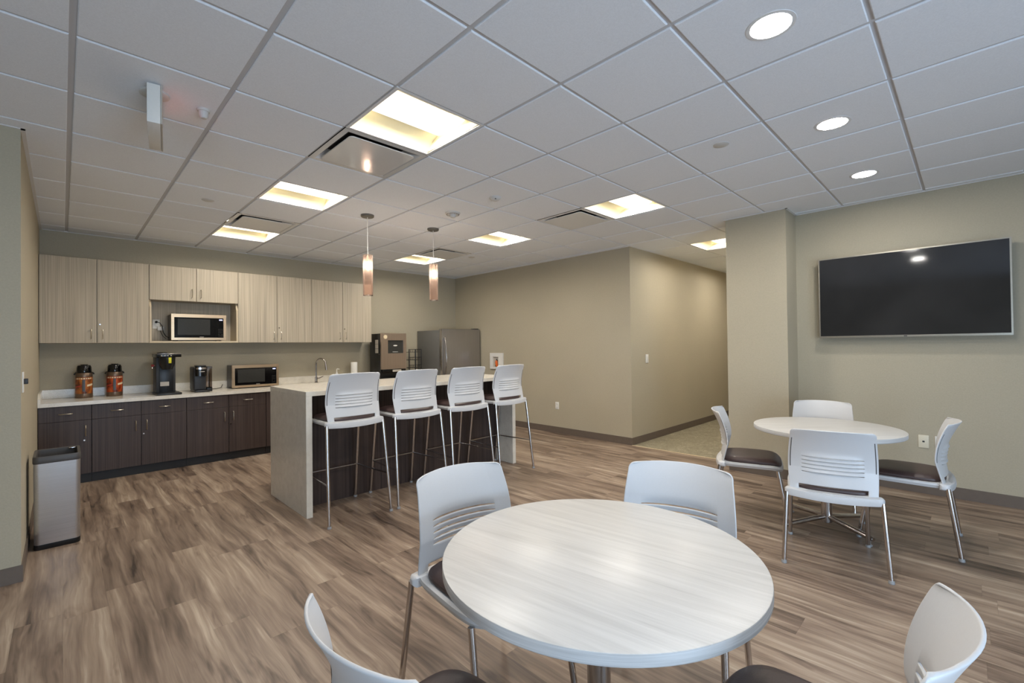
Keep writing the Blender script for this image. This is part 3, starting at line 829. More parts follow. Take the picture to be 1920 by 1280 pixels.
def make_chair(name, label, cat, zs, stool, group):
    r = thing(name, label, cat, group=group)
    # white plastic seat frame with a wide bar at the rear
    bm = B()
    ringstack(bm, [(0.37, 0.38, 5, zs - 0.036, 0.0), (0.46, 0.455, 5, zs - 0.030, 0.0), (0.476, 0.468, 5, zs - 0.012, 0.0), (0.470, 0.462, 5, zs, 0.0), (0.42, 0.42, 4.5, zs + 0.001, 0.0)])
    xsb = [-0.254, -0.2525, -0.248, -0.24] + [-0.22 + 0.44 * k / 10 for k in range(11)] + [0.24, 0.248, 0.2525, 0.254]
    rows = []
    for x in xsb:
        yb = -0.246 + 0.035 * (abs(x) / 0.252) ** 2
        dz = -0.010 * (1 - (x / 0.252) ** 2)
        q = 1 - max(0.0, (abs(x) - 0.236) / 0.018) ** 2 * 0.55          # rounded ends
        ym, zm = (yb - 0.165) / 2, zs - 0.017
        sec = ((yb, zs - 0.040 + dz), (yb - 0.004, zs - 0.02 + dz), (yb, zs + 0.002 + dz), (yb + 0.006, zs + 0.006 + dz), (-0.171, zs + 0.005), (-0.165, zs), (-0.165, zs - 0.036))
        rows.append([bm.verts.new((x, ym + (y_ - ym) * q, zm + (z_ - zm) * q)) for y_, z_ in sec])
    for a, b in zip(rows, rows[1:]):
        for k in range(7): bm.faces.new((a[k], a[(k + 1) % 7], b[(k + 1) % 7], b[k]))
    bm.faces.new(rows[0][::-1]); bm.faces.new(rows[-1])
    obj('seat_frame', bm, 'white_poly', r)
    bm = B()
    W, D = 0.432, 0.425
    lay = [(W - 0.01, D - 0.01, 4.2, zs, 0.012), (W, D, 4.2, zs + 0.010, 0.012), (W - 0.004, D - 0.004, 4.2, zs + 0.020, 0.012), (W - 0.03, D - 0.03, 4.0, zs + 0.032, 0.012),
           (W - 0.09, D - 0.09, 3.6, zs + 0.040, 0.012), (W - 0.2, D - 0.2, 3.2, zs + 0.043, 0.012), (W - 0.34, D - 0.34, 2.6, zs + 0.044, 0.012)]
    obj('seat', ringstack(bm, lay), 'brown_vinyl', r)
    sm, strips = shell_mesh(zs)
    o = obj('backrest', sm, 'white_poly', r, ang=50)
    for sb in strips: obj('side_slot', sb, 'dark_grey_plastic', o)
    md = o.modifiers.new('thickness', 'SOLIDIFY'); md.thickness = 0.0075; md.offset = 0.0
    md2 = o.modifiers.new('soft_edge', 'BEVEL'); md2.width = 0.0018; md2.segments = 1; md2.limit_method = 'ANGLE'; md2.angle_limit = math.radians(50)
    yf = 0.292 if stool else 0.262
    zl = zs - 0.022
    for s in (-1, 1):
        for back in (True, False):
            if back: top, foot = Vector((s * 0.243, -0.205, zl)), Vector((s * 0.266, -yf, 0.012))
            else: top, foot = Vector((s * 0.215, 0.192, zl - 0.012)), Vector((s * 0.226, yf, 0.012))
            lg = obj('leg', tube(B(), [top, top.lerp(foot, 0.06), foot], 0.0130 if stool else 0.0128, 14), 'chrome', r)
            obj('foot_glide', lathe(B(), [(0, 0.0), (0.015, 0.0), (0.0168, 0.004), (0.0155, 0.010), (0.0136, 0.020), (0.0, 0.020)], (foot.x, foot.y, 0), 16), 'grey_glide', lg)
    if stool:
        zr = 0.318
        def at(s, back):
            if back: top, foot = Vector((s * 0.243, -0.205, zl)), Vector((s * 0.266, -yf, 0.012))
            else: top, foot = Vector((s * 0.215, 0.192, zl - 0.012)), Vector((s * 0.226, yf, 0.012))
            return top.lerp(foot, (top.z - zr) / (top.z - foot.z))
        obj('footrest', tube(B(), [at(-1, False), at(1, False)], 0.007, 10), 'chrome', r)
        for s in (-1, 1):
            obj('side_rail', tube(B(), [at(s, False), at(s, True)], 0.0065, 10), 'chrome', r)
    return r
def face(fx, fy): return math.atan2(-fx, fy)       # rotation that turns local +Y to (fx, fy)

gs = 'white bar stools along the island'
s0 = make_chair('bar_stool', 'white and chrome bar stool nearest the camera at the left end of the island', 'bar stool', 0.800, True, gs)
s0.location = (1.73, 3.80, 0)
dup(s0, (2.335, 3.80, 0), 0.0, 'white and chrome bar stool second from the left end of the island')
dup(s0, (2.945, 3.805, 0), 0.0, 'white and chrome bar stool third from the left end of the island')
dup(s0, (3.55, 3.82, 0), math.radians(2), 'white and chrome bar stool at the right end of the island')
gd = 'white chairs around the round tables'
c0 = make_chair('dining_chair', 'white chair with dark seat at the near table, left rear, slatted back facing the camera', 'chair', 0.462, False, gd)
c0.location = (1.235, 1.395, 0); c0.rotation_euler = (0, 0, face(-0.107, -0.994))
for (x, y, fx, fy, lb) in (
    (1.744, 0.869, -0.966, -0.26, 'white chair at the near table with its back beyond the table top, right of middle'),
    (0.615, 0.855, 1.0, 0.04, 'white chair cut by the bottom edge, left of the near table, dark seat showing'),
    (1.21, 0.27, 0.0, 1.0, 'white chair with curved back at the bottom right corner, nearest the camera'),
    (3.58, 0.665, 0.968, 0.25, 'white chair turned away from the camera in front of the far table'),
    (3.985, 1.283, 0.285, -0.958, 'white chair at the left of the far table, seen from its side, before the column'),
    (4.29, 0.33, -0.03, 1.0, 'white chair at the right of the far table, side on beside the wall sockets'),
    (4.76, 0.94, -0.989, -0.147, 'white chair behind the far table with only its back top showing')):
    dup(c0, (x, y, 0), face(fx, fy), lb)

# ------------------------------------------------------------------ round tables
def round_table(label, zt, r, aim):
    t_ = thing('round_table', label, 'table', group='round pale tables')
    th = 0.031
    obj('tabletop', lathe(B(), [(0, zt), (r - 0.003, zt), (r - 0.0008, zt - 0.001), (r - 0.0006, zt - 0.0022)], n=96), 'whitewashed_wood', t_)
    obj('edge_band', lathe(B(), [(r - 0.0007, zt - 0.002), (r, zt - 0.003), (r, zt - th + 0.003), (r - 0.003, zt - th), (0.0, zt - th)], n=96), 'grey_wood_edge', t_)
    obj('column', lathe(B(), [(0, 0.045), (0.036, 0.045), (0.036, zt - th - 0.012), (0.13, zt - th - 0.008), (0.13, zt - th), (0, zt - th)], n=32), 'chrome', t_)
    for k in range(4):
        a = aim + k * PI / 2
        e1 = Vector((math.cos(a), math.sin(a), 0))
        lg = obj('foot', tube(B(), [e1 * 0.03 + Vector((0, 0, 0.085)), e1 * 0.345 + Vector((0, 0, 0.056)), e1 * 0.36 + Vector((0, 0, 0.055))], [0.019, 0.017, 0.013], 16), 'chrome', t_)
        c = e1 * 0.33
        obj('levelling_glide', lathe(B(), [(0, 0), (0.016, 0), (0.018, 0.006), (0.008, 0.014), (0.006, 0.045), (0, 0.045)], (c.x, c.y, 0), 16), 'grey_glide', lg)
    return t_
t1 = round_table('large round whitewashed table in the foreground', 0.757, 0.477, math.radians(20))
t1.location = (1.182, 0.828, 0); t1.rotation_euler = (0, 0, math.radians(8))
dup(t1, (4.10, 0.785, 0), math.radians(37), 'smaller looking round pale table at the right, before the column and television wall')

# ------------------------------------------------------------------ television
tv = thing('television', 'large black flat television with silver rim on the right wall', 'television', (5.54, 0.42, 1.84), math.radians(0))
W, H = 1.333, 0.80
bm = B(); box(bm, (-0.02, -W / 2, -H / 2), (0.018, W / 2, H / 2), 0.003)
obj('cabinet', bm, 'black_plastic', tv)
obj('screen', box(B(), (-0.0225, -W / 2 + 0.009, -H / 2 + 0.016), (-0.0195, W / 2 - 0.009, H / 2 - 0.009)), 'tv_screen', tv)
bm = B()
for lo_, hi_ in (((-W / 2 - 0.002, -H / 2 - 0.002), (W / 2 + 0.002, -H / 2 + 0.016)), ((-W / 2 - 0.002, H / 2 - 0.009), (W / 2 + 0.002, H / 2 + 0.002)), ((-W / 2 - 0.002, -H / 2 + 0.016), (-W / 2 + 0.009, H / 2 - 0.009)), ((W / 2 - 0.009, -H / 2 + 0.016), (W / 2 + 0.002, H / 2 - 0.009))):
    box(bm, (-0.025, lo_[0], lo_[1]), (-0.012, hi_[0], hi_[1]))
obj('bezel', bm, 'tv_bezel', tv)
obj('wall_mount', box(B(), (0.018, -0.25, -0.2), (0.0795, 0.25, 0.2)), 'black_plastic', tv)
obj('badge', box(B(), (-0.0258, -0.012, -H / 2 + 0.002), (-0.0248, 0.012, -H / 2 + 0.010)), 'charcoal_plastic', tv)

# ------------------------------------------------------------------ wall plates
def plate(name, label, cat, p, n, w=0.072, h=0.116, kind='outlet', mat='white_plastic'):
    """n: 'x-' (on a wall facing -X), 'y-' (facing -Y) or 'x+'"""
    rz = {'y-': 0, 'x-': -PI / 2, 'x+': PI / 2}[n]
    r = thing(name, label, cat, p, rz)
    obj('cover', box(B(), (-w / 2, -0.007, -h / 2), (w / 2, 0.0, h / 2), 0.002, 2), mat, r)
    if kind == 'outlet':
        for z in (-0.026, 0.026):
            s = obj('socket', box(B(), (-0.017, -0.009, z - 0.016), (0.017, -0.0065, z + 0.016), 0.003), mat, r)
            bm = B(); box(bm, (-0.008, -0.0095, z - 0.003), (-0.006, -0.0088, z + 0.007)); box(bm, (0.006, -0.0095, z - 0.003), (0.008, -0.0088, z + 0.007)); tube(bm, [(0, -0.0088, z - 0.009), (0, -0.0095, z - 0.009)], 0.0025, 10)
            obj('slots', bm, 'charcoal_plastic', s)
    elif kind == 'switch':
        obj('rocker', box(B(), (-0.016, -0.011, -0.032), (0.016, -0.0065, 0.032), 0.003), mat, r)
    elif kind == 'jack':
        obj('jack_port', box(B(), (-0.008, -0.008, -0.007), (0.008, -0.0065, 0.007)), 'charcoal_plastic', r)
    return r
plate('wall_outlet', 'white wall outlet low on the plain wall right of the island', 'wall outlet', (X_R, 4.662, 0.438), 'x-')
plate('light_switch', 'white light switch on the hallway wall', 'light switch', (6.055, Y_H1, 1.19), 'y-', 0.075, 0.125, 'switch')
plate('data_socket', 'ivory wall plate with one dark jack on the television wall', 'wall socket', (X_R, 0.318, 0.475), 'x-', kind='jack', mat='ivory_plastic')
plate('wall_outlet', 'white wall outlet half hidden by the chair at the right of the far table', 'wall outlet', (X_R, 0.205, 0.475), 'x-')
ls = plate('light_switch', 'white switch plate with a dark toggle on the kitchen side of the left wall', 'light switch', (X_L, 4.22, 1.205), 'x+', 0.075, 0.13, 'none')
obj('toggle', box(B(), (-0.02, -0.026, -0.012), (0.02, -0.0065, 0.022), 0.003), 'charcoal_plastic', ls)
# white framed valve box on the right wall
vb = thing('valve_box', 'white framed recess box on the wall right of the fridge with an orange fitting', 'valve box', (X_R, 6.06, 1.13), -PI / 2)
bm = B(); hw, hh = 0.17, 0.145
iw0, iw1, iz0, iz1 = -0.10, 0.055, -0.11, 0.075
for lo_, hi_ in (((-hw, -hh), (hw, iz0)), ((-hw, iz1), (hw, hh)), ((-hw, iz0), (iw0, iz1)), ((iw1, iz0), (hw, iz1))):
    box(bm, (lo_[0], -0.03, lo_[1]), (hi_[0], -0.001, hi_[1]), 0.002, 1)
obj('frame', bm, 'white_plastic', vb)
obj('recess', box(B(), (iw0, -0.005, iz0), (iw1, -0.001, iz1)), 'silver_label', vb)
bm = B(); tube(bm, [(0.0, -0.006, -0.10), (0.0, -0.02, -0.04), (0.0, -0.024, 0.01)], [0.02, 0.028, 0.016], 14); obj('valve', bm, 'orange_valve', vb)
bm = B(); tube(bm, [(-0.035, -0.012, -0.1), (-0.03, -0.015, -0.02), (0.0, -0.018, 0.035), (0.03, -0.015, 0.0)], 0.006, 8); obj('hose', bm, 'black_plastic', vb)

# ------------------------------------------------------------------ steel bin
tb = thing('trash_bin', 'tall brushed steel bin with grey rim and open top by the left wall', 'trash bin', (-0.026, 4.80, 0))
def loft(bm, secs, capb=True, capt=False):
    rings = [[bm.verts.new((x, y, z)) for x, y in pts] for pts, z in secs]
    n = len(rings[0])
    for a, b in zip(rings, rings[1:]):
        for k in range(n): bm.faces.new((a[k], a[(k + 1) % n], b[(k + 1) % n], b[k]))
    if capb: bm.faces.new(rings[0][::-1])
    if capt: bm.faces.new(rings[-1])
    return bm
obj('base', loft(B(), [(rrect(0.236, 0.35, 0.03), 0.0), (rrect(0.240, 0.354, 0.03), 0.004), (rrect(0.240, 0.354, 0.03), 0.036)], True, True), 'black_plastic', tb)
obj('body', loft(B(), [(rrect(0.236, 0.35, 0.03), 0.036), (rrect(0.242, 0.356, 0.03), 0.61)], False, False), 'bin_steel', tb)
obj('rim', loft(B(), [(rrect(0.246, 0.36, 0.032), 0.605), (rrect(0.250, 0.364, 0.032), 0.612), (rrect(0.250, 0.364, 0.032), 0.645), (rrect(0.242, 0.356, 0.030), 0.655), (rrect(0.214, 0.328, 0.02), 0.652), (rrect(0.208, 0.322, 0.02), 0.60)], False, False), 'dark_grey_plastic', tb)
obj('liner', loft(B(), [(rrect(0.208, 0.322, 0.02), 0.5), (rrect(0.207, 0.321, 0.02), 0.602)], True, False), 'charcoal_plastic', tb)
obj('lid_hinge', box(B(), (0.06, 0.13, 0.640), (0.1, 0.156, 0.653), 0.003), 'chrome', tb)

# ------------------------------------------------------------------ refrigerator
FX0, FX1, FY0, FZ = 4.70, 5.585, 6.50, 1.715
fr = thing('refrigerator', 'stainless steel refrigerator standing in the far corner', 'refrigerator', ((FX0 + FX1) / 2, 6.88, 0))
fo = ((FX0 + FX1) / 2, 6.88)
Lf = lambda p: (p[0] - fo[0], p[1] - fo[1], p[2])
obj('cabinet', box(B(), Lf((FX0, FY0 + 0.075, 0.03)), Lf((FX1, Y_N - 0.03, FZ - 0.02)), 0.004), 'fridge_side', fr)
dr = obj('door', box(B(), Lf((FX0, FY0, 0.74)), Lf((FX1, FY0 + 0.068, FZ)), 0.008, 3), 'fridge_steel', fr)
bm = B()
hx = FX0 + 0.065
pts = [Lf((hx, FY0, FZ - 0.16))] + [Lf((hx, FY0 - 0.025 - 0.035 * math.sin(PI * k / 12), FZ - 0.16 - 0.72 * k / 12)) for k in range(13)] + [Lf((hx, FY0, FZ - 0.88))]
tube(bm, pts, 0.013, 12)
obj('handle', bm, 'chrome', dr)
obj('edge_trim', box(B(), Lf((FX0 - 0.002, FY0 - 0.002, 0.745)), Lf((FX0 + 0.014, FY0 + 0.02, FZ - 0.004)), 0.002), 'chrome', dr)
fd = obj('freezer_drawer', box(B(), Lf((FX0, FY0, 0.1)), Lf((FX1, FY0 + 0.068, 0.732)), 0.008, 3), 'fridge_steel', fr)
bm = B(); handle(bm, Lf((FX0 + 0.1, FY0, 0.66)), Lf((FX1 - 0.1, FY0, 0.66)), (0, -0.05, 0), 0.012); obj('handle', bm, 'chrome', fd)
obj('hinge_cap', box(B(), Lf((FX1 - 0.12, FY0 + 0.01, FZ - 0.005)), Lf((FX1 - 0.02, FY0 + 0.12, FZ + 0.018)), 0.006), 'dark_grey_plastic', fr)
obj('plinth', box(B(), Lf((FX0 + 0.02, FY0 + 0.06, 0.0)), Lf((FX1 - 0.02, Y_N - 0.06, 0.1))), 'black_plastic', fr)

# ------------------------------------------------------------------ appliances on the worktop
ZW = ZC1 + 0.0005
def microwave(label, x0, x1, yf, z0, z1, yb, frame):
    r = thing('microwave', label, 'microwave', ((x0 + x1) / 2, yf, z0))
    w, h, d = x1 - x0, z1 - z0, yb - yf
    f = 0.012
    obj('body', box(B(), (-w / 2 + 0.006, 0.03, f), (w / 2 - 0.006, d, h - 0.004), 0.004), 'oven_side', r)
    bm = B(); t_ = 0.030
    for lo_, hi_ in (((-w / 2, f), (w / 2, f + t_)), ((-w / 2, h - t_ - 0.012), (w / 2, h)), ((-w / 2, f + t_), (-w / 2 + t_, h - t_ - 0.012)), ((w / 2 - t_, f + t_), (w / 2, h - t_ - 0.012))):
        box(bm, (lo_[0], 0.0, lo_[1]), (hi_[0], 0.031, hi_[1]))
    obj('front_frame', bm, frame, r)
    dr = obj('door', box(B(), (-w / 2 + t_, 0.004, f + t_), (w / 2 - t_ - 0.10, 0.03, h - t_ - 0.012)), 'black_gloss', r)
    obj('door_window', box(B(), (-w / 2 + t_ + 0.035, 0.0025, f + t_ + 0.035), (w / 2 - t_ - 0.15, 0.0045, h - t_ - 0.03)), 'window_dark', dr)
    obj('emblem', box(B(), (0.0, 0.002, f + t_ + 0.006), (0.045, 0.0045, f + t_ + 0.011)), 'silver_label', dr)
    cp = obj('control_panel', box(B(), (w / 2 - t_ - 0.0995, 0.004, f + t_), (w / 2 - t_, 0.03, h - t_ - 0.012)), 'black_gloss', r)
    bm = B()
    for k in range(3): box(bm, (w / 2 - t_ - 0.048 + k * 0.013, 0.003, h - t_ - 0.042), (w / 2 - t_ - 0.038 + k * 0.013, 0.0045, h - t_ - 0.028))
    obj('clock_display', bm, 'clock_glow', cp)
    bm = B()
    for rr in range(5):
        for cc in range(3):
            if rr == 1 and cc == 1: continue
            box(bm, (w / 2 - t_ - 0.058 + cc * 0.018, 0.0034, f + t_ + 0.02 + rr * 0.022), (w / 2 - t_ - 0.049 + cc * 0.018, 0.0042, f + t_ + 0.025 + rr * 0.022))
    obj('buttons', bm, 'dark_grey_plastic', cp)
    for sx in (-1, 1):
        for sy in (0.05, d - 0.05):
            obj('foot', lathe(B(), [(0, 0), (0.014, 0), (0.016, f)], (sx * (w / 2 - 0.06), sy, 0), 14), 'charcoal_plastic', r)
    return r
mw_shelf = microwave('stainless microwave standing on the open cabinet shelf', 0.957, 1.545, 6.945, ZU0 + 0.0225, 1.85, Y_N - 0.03, 'warm_steel')
microwave('stainless microwave standing on the worktop beside the island corner', 1.612, 2.19, 6.94, ZW, 1.184, Y_N - 0.035, 'warm_steel')
# outlet and plug behind the shelf microwave
po = plate('wall_outlet', 'white outlet on the back of the microwave shelf with a black plug in it', 'wall outlet', (0.845, Y_N - 0.0205, 1.73), 'y-')
o_ = Vector((0.845, Y_N - 0.03, 1.755)) - Vector(mw_shelf.location)
ol = lambda pts_: [tuple(Vector(p) + o_) for p in pts_]
pc = obj('power_cord', tube(B(), ol([(0.004, -0.036, -0.002), (0.03, -0.045, -0.01), (0.055, -0.045, -0.05), (0.065, -0.055, -0.13), (0.09, -0.06, -0.18), (0.118, -0.08, -0.2)]), 0.0045, 8), 'black_plastic', mw_shelf)
obj('plug', tube(B(), ol([(0, 0.0, 0), (0, -0.03, 0), (0.004, -0.038, -0.002)]), [0.014, 0.014, 0.006], 12), 'black_plastic', pc)
ad = thing('power_adapter', 'small white adapter block hanging below the outlet in the microwave shelf', 'adapter', (0.885, Y_N - 0.022, 1.672))
obj('block', box(B(), (-0.03, -0.035, -0.025), (0.035, 0.0, 0.025), 0.006), 'white_plastic', ad)
obj('cable', tube(B(), [(0.0, -0.02, -0.024), (0.02, -0.03, -0.09), (0.06, -0.012, -0.13)], 0.003, 8), 'black_plastic', ad)

def airpot(label, x, y, wrap):
    r = thing('airpot', label, 'coffee airpot', (x, y, ZW), group='coffee airpots on the worktop')
    R = 0.074
    obj('base_ring', lathe(B(), [(0, 0), (R * 0.97, 0), (R * 1.01, 0.005), (R * 1.01, 0.045), (R, 0.05), (0, 0.05)], n=36), 'airpot_steel', r)
    w = obj('label_wrap', lathe(B(), [(R * 0.99, 0.048), (R, 0.055), (R, 0.232), (R * 0.99, 0.236)], n=36), wrap, r)
    obj('shoulder', lathe(B(), [(R * 0.99, 0.234), (R * 1.0, 0.238), (R * 0.96, 0.27), (R * 0.9, 0.282), (0, 0.283)], n=36), 'airpot_steel', r)
    obj('lid', lathe(B(), [(R * 0.86, 0.28), (R * 0.88, 0.29), (R * 0.85, 0.345), (R * 0.75, 0.366), (R * 0.45, 0.372), (R * 0.42, 0.378), (0, 0.379)], n=36), 'black_gloss', r)
    obj('spout', tube(B(), [(0, -R * 0.75, 0.33), (0, -R * 1.1, 0.328), (0, -R * 1.25, 0.312)], [0.014, 0.012, 0.009], 12), 'black_plastic', r)
    bm = B()                                        # carrying handle folded at the back
    tube(bm, [(-R * 1.05, 0, 0.262)] + [(-R * 1.09 * math.cos(PI * k / 12), R * 1.09 * math.sin(PI * k / 12), 0.272 + 0.02 * math.sin(PI * k / 12)) for k in range(0, 13)] + [(R * 1.05, 0, 0.262)], 0.007, 8)
    obj('carry_handle', bm, 'black_plastic', r)
    def patch(a0, a1, z0, z1, slope, rr):
        bm = B(); n = 8
        g_ = [[bm.verts.new((rr * math.sin(a0 + (a1 - a0) * k / n), -rr * math.cos(a0 + (a1 - a0) * k / n), z + slope * k / n)) for k in range(n + 1)] for z in (z0, z1)]
        for k in range(n): bm.faces.new((g_[0][k], g_[0][k + 1], g_[1][k + 1], g_[1][k]))
        return bm
    a_ = -0.25                                      # turned a little to the left, as the camera sees them
    obj('level_strip', patch(-0.17 + a_ * 0.3, 0.17 + a_ * 0.3, 0.075, 0.205, 0, R * 1.012), 'grey_strap', w)
    obj('title_band', patch(-1.15, 1.1, 0.212, 0.226, 0.0, R * 1.006), 'pale_stripe', w)
    obj('slogan_band', patch(-1.2, -0.35, 0.118, 0.132, 0.014, R * 1.006), 'red_stripe', w)
    obj('flavour_band', patch(0.32, 1.15, 0.128, 0.150, 0.014, R * 1.006), 'pale_stripe', w)
    return r
airpot('coffee airpot with amber brown wrap and black lid, left of the pair', 0.176, 7.11, 'amber_wrap')
airpot('coffee airpot with redder rust wrap and black lid, right of the pair', 0.437, 7.09, 'rust_wrap')

cb = thing('coffee_brewer', 'tall black coffee brewer with yellow tag and overhanging top', 'coffee brewer', (0.895, 6.70, ZW))
obj('base_plate', box(B(), (-0.115, -0.04, 0), (0.125, 0.36, 0.022), 0.005), 'black_plastic', cb)
obj('tower', box(B(), (-0.105, 0.12, 0.02), (0.085, 0.36, 0.46), 0.006), 'charcoal_plastic', cb)
obj('front_panel', box(B(), (-0.075, 0.114, 0.03), (0.065, 0.121, 0.36), 0.002), 'black_plastic', cb)
obj('head', box(B(), (-0.115, -0.03, 0.445), (0.122, 0.37, 0.485), 0.006), 'black_gloss', cb)
obj('head_trim', box(B(), (-0.117, -0.034, 0.482), (0.124, 0.37, 0.488), 0.002), 'chrome', cb)
obj('fill_lid', lathe(B(), [(0.055, 0), (0.05, 0.012), (0.02, 0.018), (0, 0.018)], (-0.04, 0.16, 0.487), 24), 'black_plastic', cb)
bmk = B(); lathe(bmk, [(0, 0.30), (0.05, 0.30), (0.075, 0.37), (0.08, 0.445), (0, 0.445)], (-0.005, 0.045, 0), 28)
fb = obj('filter_basket', bmk, 'black_plastic', cb)
obj('yellow_tag', box(B(), (-0.005, -0.046, 0.375), (0.022, -0.0405, 0.442), 0.001), 'yellow_label', fb)
obj('rating_label', box(B(), (-0.065, 0.1125, 0.10), (0.02, 0.1145, 0.15)), 'silver_label', cb)
bm = B(); tube(bm, [(-0.105, 0.2, 0.34), (-0.125, 0.2, 0.335), (-0.132, 0.19, 0.31)], [0.012, 0.012, 0.009], 10); obj('water_tap', bm, 'chrome', cb)
obj('red_lever', box(B(), (-0.140, 0.18, 0.335), (-0.112, 0.215, 0.36), 0.004), 'red_tag', cb)
bm = B()
for k in range(4): box(bm, (-0.075 + k * 0.03, -0.0325, 0.458), (-0.063 + k * 0.03, -0.0295, 0.470), 0.001)
obj('switches', bm, 'silver_label', cb)

pod = thing('pod_coffee_maker', 'small black pod coffee maker with a clear water tank', 'coffee maker', (1.265, 6.86, ZW))
obj('body', box(B(), (-0.105, -0.05, 0.02), (0.03, 0.2, 0.315), 0.018, 3), 'charcoal_plastic', pod)
obj('drip_base', box(B(), (-0.1, -0.11, 0.0), (0.06, 0.2, 0.025), 0.008), 'black_plastic', pod)
bm = B(); prism(bm, rrect(0.12, 0.15, 0.045), 0.20, 0.318, (-0.03, -0.035)); hd = obj('brew_head', bm, 'black_gloss', pod)
obj('silver_band', loft(B(), [(rrect(0.124, 0.154, 0.046), 0.285), (rrect(0.124, 0.154, 0.046), 0.308)], True, True), 'chrome', hd).location = (-0.03, -0.035, 0)
obj('logo_bar', box(B(), (-0.055, -0.113, 0.252), (0.0, -0.110, 0.260)), 'silver_label', hd)
obj('lever', box(B(), (-0.085, -0.1, 0.318), (0.02, 0.03, 0.334), 0.006), 'black_plastic', pod)
tk = obj('water_tank', loft(B(), [(rrect(0.065, 0.2, 0.02), 0.045), (rrect(0.065, 0.2, 0.02), 0.29)], True, True), 'smoke_plastic', pod)
tk.location = (0.066, 0.07, 0)
o = obj('tank_lid', loft(B(), [(rrect(0.069, 0.204, 0.02), 0.29), (rrect(0.069, 0.204, 0.02), 0.315)], True, True), 'dark_grey_plastic', tk)
o = obj('tank_base', loft(B(), [(rrect(0.07, 0.205, 0.02), 0.0), (rrect(0.07, 0.205, 0.02), 0.045)], True, True), 'black_plastic', tk)
obj('power_cord', tube(B(), [(0.05, 0.2, 0.02), (0.12, 0.26, 0.006), (0.2, 0.27, 0.005), (0.27, 0.33, 0.012), (0.3, 0.385, 0.05)], 0.004, 8), 'black_plastic', pod)

# faucet
fc = thing('faucet', 'tall chrome gooseneck faucet behind the sink', 'faucet', (2.79, 7.13, ZW))
obj('base', lathe(B(), [(0, 0), (0.027, 0), (0.027, 0.008), (0.02, 0.014), (0.019, 0.09), (0, 0.09)], n=24), 'chrome', fc)
dirv = Vector((0.51, -0.86, 0)).normalized()
pts = [(0, 0, 0.08), (0, 0, 0.285)] + [tuple(dirv * (0.085 - 0.085 * math.cos(a)) + Vector((0, 0, 0.285 + 0.085 * math.sin(a)))) for a in [PI * k / 14 for k in range(1, 14)]]
pts += [tuple(dirv * 0.172 + Vector((0, 0, 0.275)))]
obj('spout', tube(B(), pts, 0.012, 14), 'chrome', fc)
e_ = dirv * 0.172
obj('spray_head', tube(B(), [(e_.x, e_.y, 0.28), (e_.x * 1.02, e_.y * 1.02, 0.25), (e_.x * 1.06, e_.y * 1.06, 0.195)], [0.014, 0.016, 0.018], 14), 'chrome', fc)
obj('lever', tube(B(), [(0.015, 0, 0.065), (0.05, -0.01, 0.07), (0.1, -0.015, 0.095)], [0.012, 0.008, 0.005], 10), 'chrome', fc)
sd = thing('soap_pump', 'small white soap pump right of the faucet', 'soap pump', (3.10, 7.1, ZW))
obj('bottle', lathe(B(), [(0, 0), (0.026, 0), (0.028, 0.01), (0.028, 0.11), (0.012, 0.135), (0.012, 0.15), (0, 0.15)], n=24), 'white_plastic', sd)
obj('pump', tube(B(), [(0, 0, 0.148), (0, 0, 0.195), (0.01, -0.012, 0.2), (0.03, -0.035, 0.194)], [0.008, 0.008, 0.008, 0.005], 10), 'white_plastic', sd)
pr_ = thing('paper_towel_roll', 'white paper towel roll standing on the worktop left of the ice dispenser', 'paper towel roll', (3.40, 7.12, ZW))
obj('roll', lathe(B(), [(0.02, 0.0), (0.05, 0.0), (0.0515, 0.003), (0.0515, 0.292), (0.05, 0.296), (0.02, 0.296)], n=32), 'paper_white', pr_)
obj('core', lathe(B(), [(0.02, 0.296), (0.018, 0.296), (0.018, 0.02), (0, 0.02)], n=24), 'ivory_plastic', pr_)

# ice and water dispenser
DX0, DX1, DY0, DY1, DZ = 3.69, 4.155, 6.75, 7.14, 1.632
dp = thing('ice_dispenser', 'tall black and bronze steel ice dispenser between towel roll and refrigerator', 'ice dispenser', ((DX0 + DX1) / 2, DY0, ZW))
w, h, d_ = DX1 - DX0, DZ - ZW, DY1 - DY0
obj('body', box(B(), (-w / 2, 0.03, 0.0), (w / 2, d_, h - 0.004), 0.006), 'black_plastic', dp)
bm = B()
zl = 0.172
a0, a1, b0, b1 = -w / 2 + 0.12, w / 2 - 0.06, h - 0.33, h - 0.115
for lo_, hi_ in (((-w / 2, zl), (w / 2, b0)), ((-w / 2, b1), (w / 2, h)), ((-w / 2, b0), (a0, b1)), ((a1, b0), (w / 2, b1))):
    box(bm, (lo_[0], 0.0, lo_[1]), (hi_[0], 0.031, hi_[1]))
fp = obj('front_panel', bm, 'dispenser_steel', dp)
obj('display_panel', box(B(), (a0, 0.014, b0), (a1, 0.03, b1)), 'window_dark', fp)
bm = B(); lathe(bm, [(0, 0), (0.5, 0)], n=4); bm.clear()
prism(bm, [(0.038 * math.cos(2 * PI * k / 24), 0.011 * math.sin(2 * PI * k / 24)) for k in range(24)], 0, 0.002)
o = obj('oval_emblem', bm, 'white_plastic', fp); o.rotation_euler = (PI / 2, 0, 0); o.location = ((a0 + a1) / 2, 0.0135, (b0 + b1) / 2 + 0.02)
obj('panel_line', box(B(), ((a0 + a1) / 2 - 0.05, 0.0125, b0 + 0.02), ((a0 + a1) / 2 + 0.05, 0.0142, b0 + 0.026)), 'white_plastic', fp)
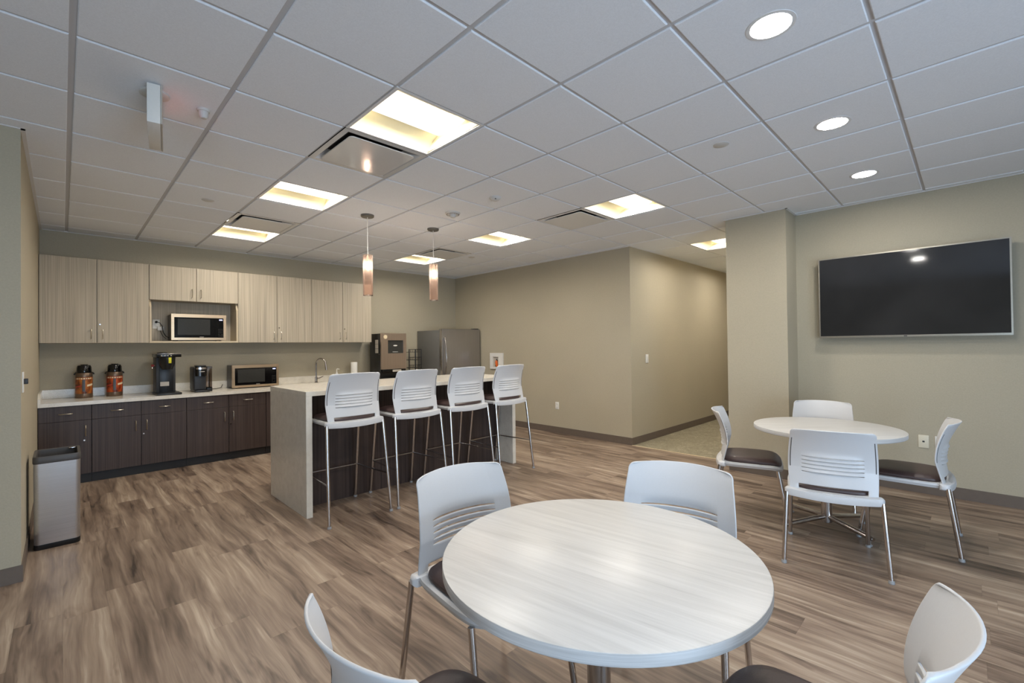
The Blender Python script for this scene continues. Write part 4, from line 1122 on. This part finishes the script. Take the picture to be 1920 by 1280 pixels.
bm = B(); prism(bm, [(0.033 * math.cos(2 * PI * k / 24), 0.033 * math.sin(2 * PI * k / 24)) for k in range(24)], 0, 0.002)
o = obj('round_sticker', bm, 'pale_stripe', fp); o.rotation_euler = (PI / 2, 0, 0); o.location = (-w / 2 + 0.075, -0.0001, h - 0.06)
bm = B()
for k in range(3): box(bm, (-w / 2 - 0.002, 0.10, h - 0.175 - k * 0.075), (-w / 2, 0.20, h - 0.105 - k * 0.075))
obj('side_labels', bm, 'silver_label', dp)
bm = B(); tube(bm, [(-w / 2 - 0.006, 0.065, 0.42), (-w / 2 + 0.001, 0.065, 0.42)], 0.008, 12); obj('side_lock', bm, 'chrome', dp)
obj('chute_hood', box(B(), (-w / 2 + 0.02, -0.015, 0.115), (w / 2 - 0.02, 0.03, 0.172), 0.006), 'black_gloss', dp)
obj('chute', box(B(), (-0.04, -0.02, 0.125), (0.12, -0.0145, 0.16), 0.002), 'silver_label', dp)
obj('drip_tray', box(B(), (-w / 2 + 0.01, -0.07, 0.0), (w / 2 - 0.01, 0.03, 0.03), 0.006), 'black_plastic', dp)

# black wire rack
rk = thing('wire_rack', 'black wire cup rack between the ice dispenser and refrigerator', 'wire rack', (4.5, 7.08, ZW))
bm = B()
X0, X1, Y0, Y1 = -0.13, 0.13, -0.06, 0.12
for x in (X0, 0.0, X1):
    for y in (Y0, Y1): tube(bm, [(x, y, 0.0), (x, y, 0.49)], 0.0055, 6)
obj('uprights', bm, 'black_plastic', rk)
for z in (0.02, 0.16, 0.30, 0.44):
    bm = B()
    tube(bm, [(X0, Y0, z + 0.05), (X1, Y0, z + 0.05)], 0.005, 6); tube(bm, [(X0, Y1, z), (X1, Y1, z)], 0.005, 6)
    for k in range(7):
        x = X0 + (X1 - X0) * k / 6
        tube(bm, [(x, Y0, z + 0.05), (x, Y0 + 0.01, z - 0.0), (x, Y1, z)] if z > 0.01 else [(x, Y0, z), (x, Y1, z)], 0.003, 6)
    obj('shelf', bm, 'black_plastic', rk)
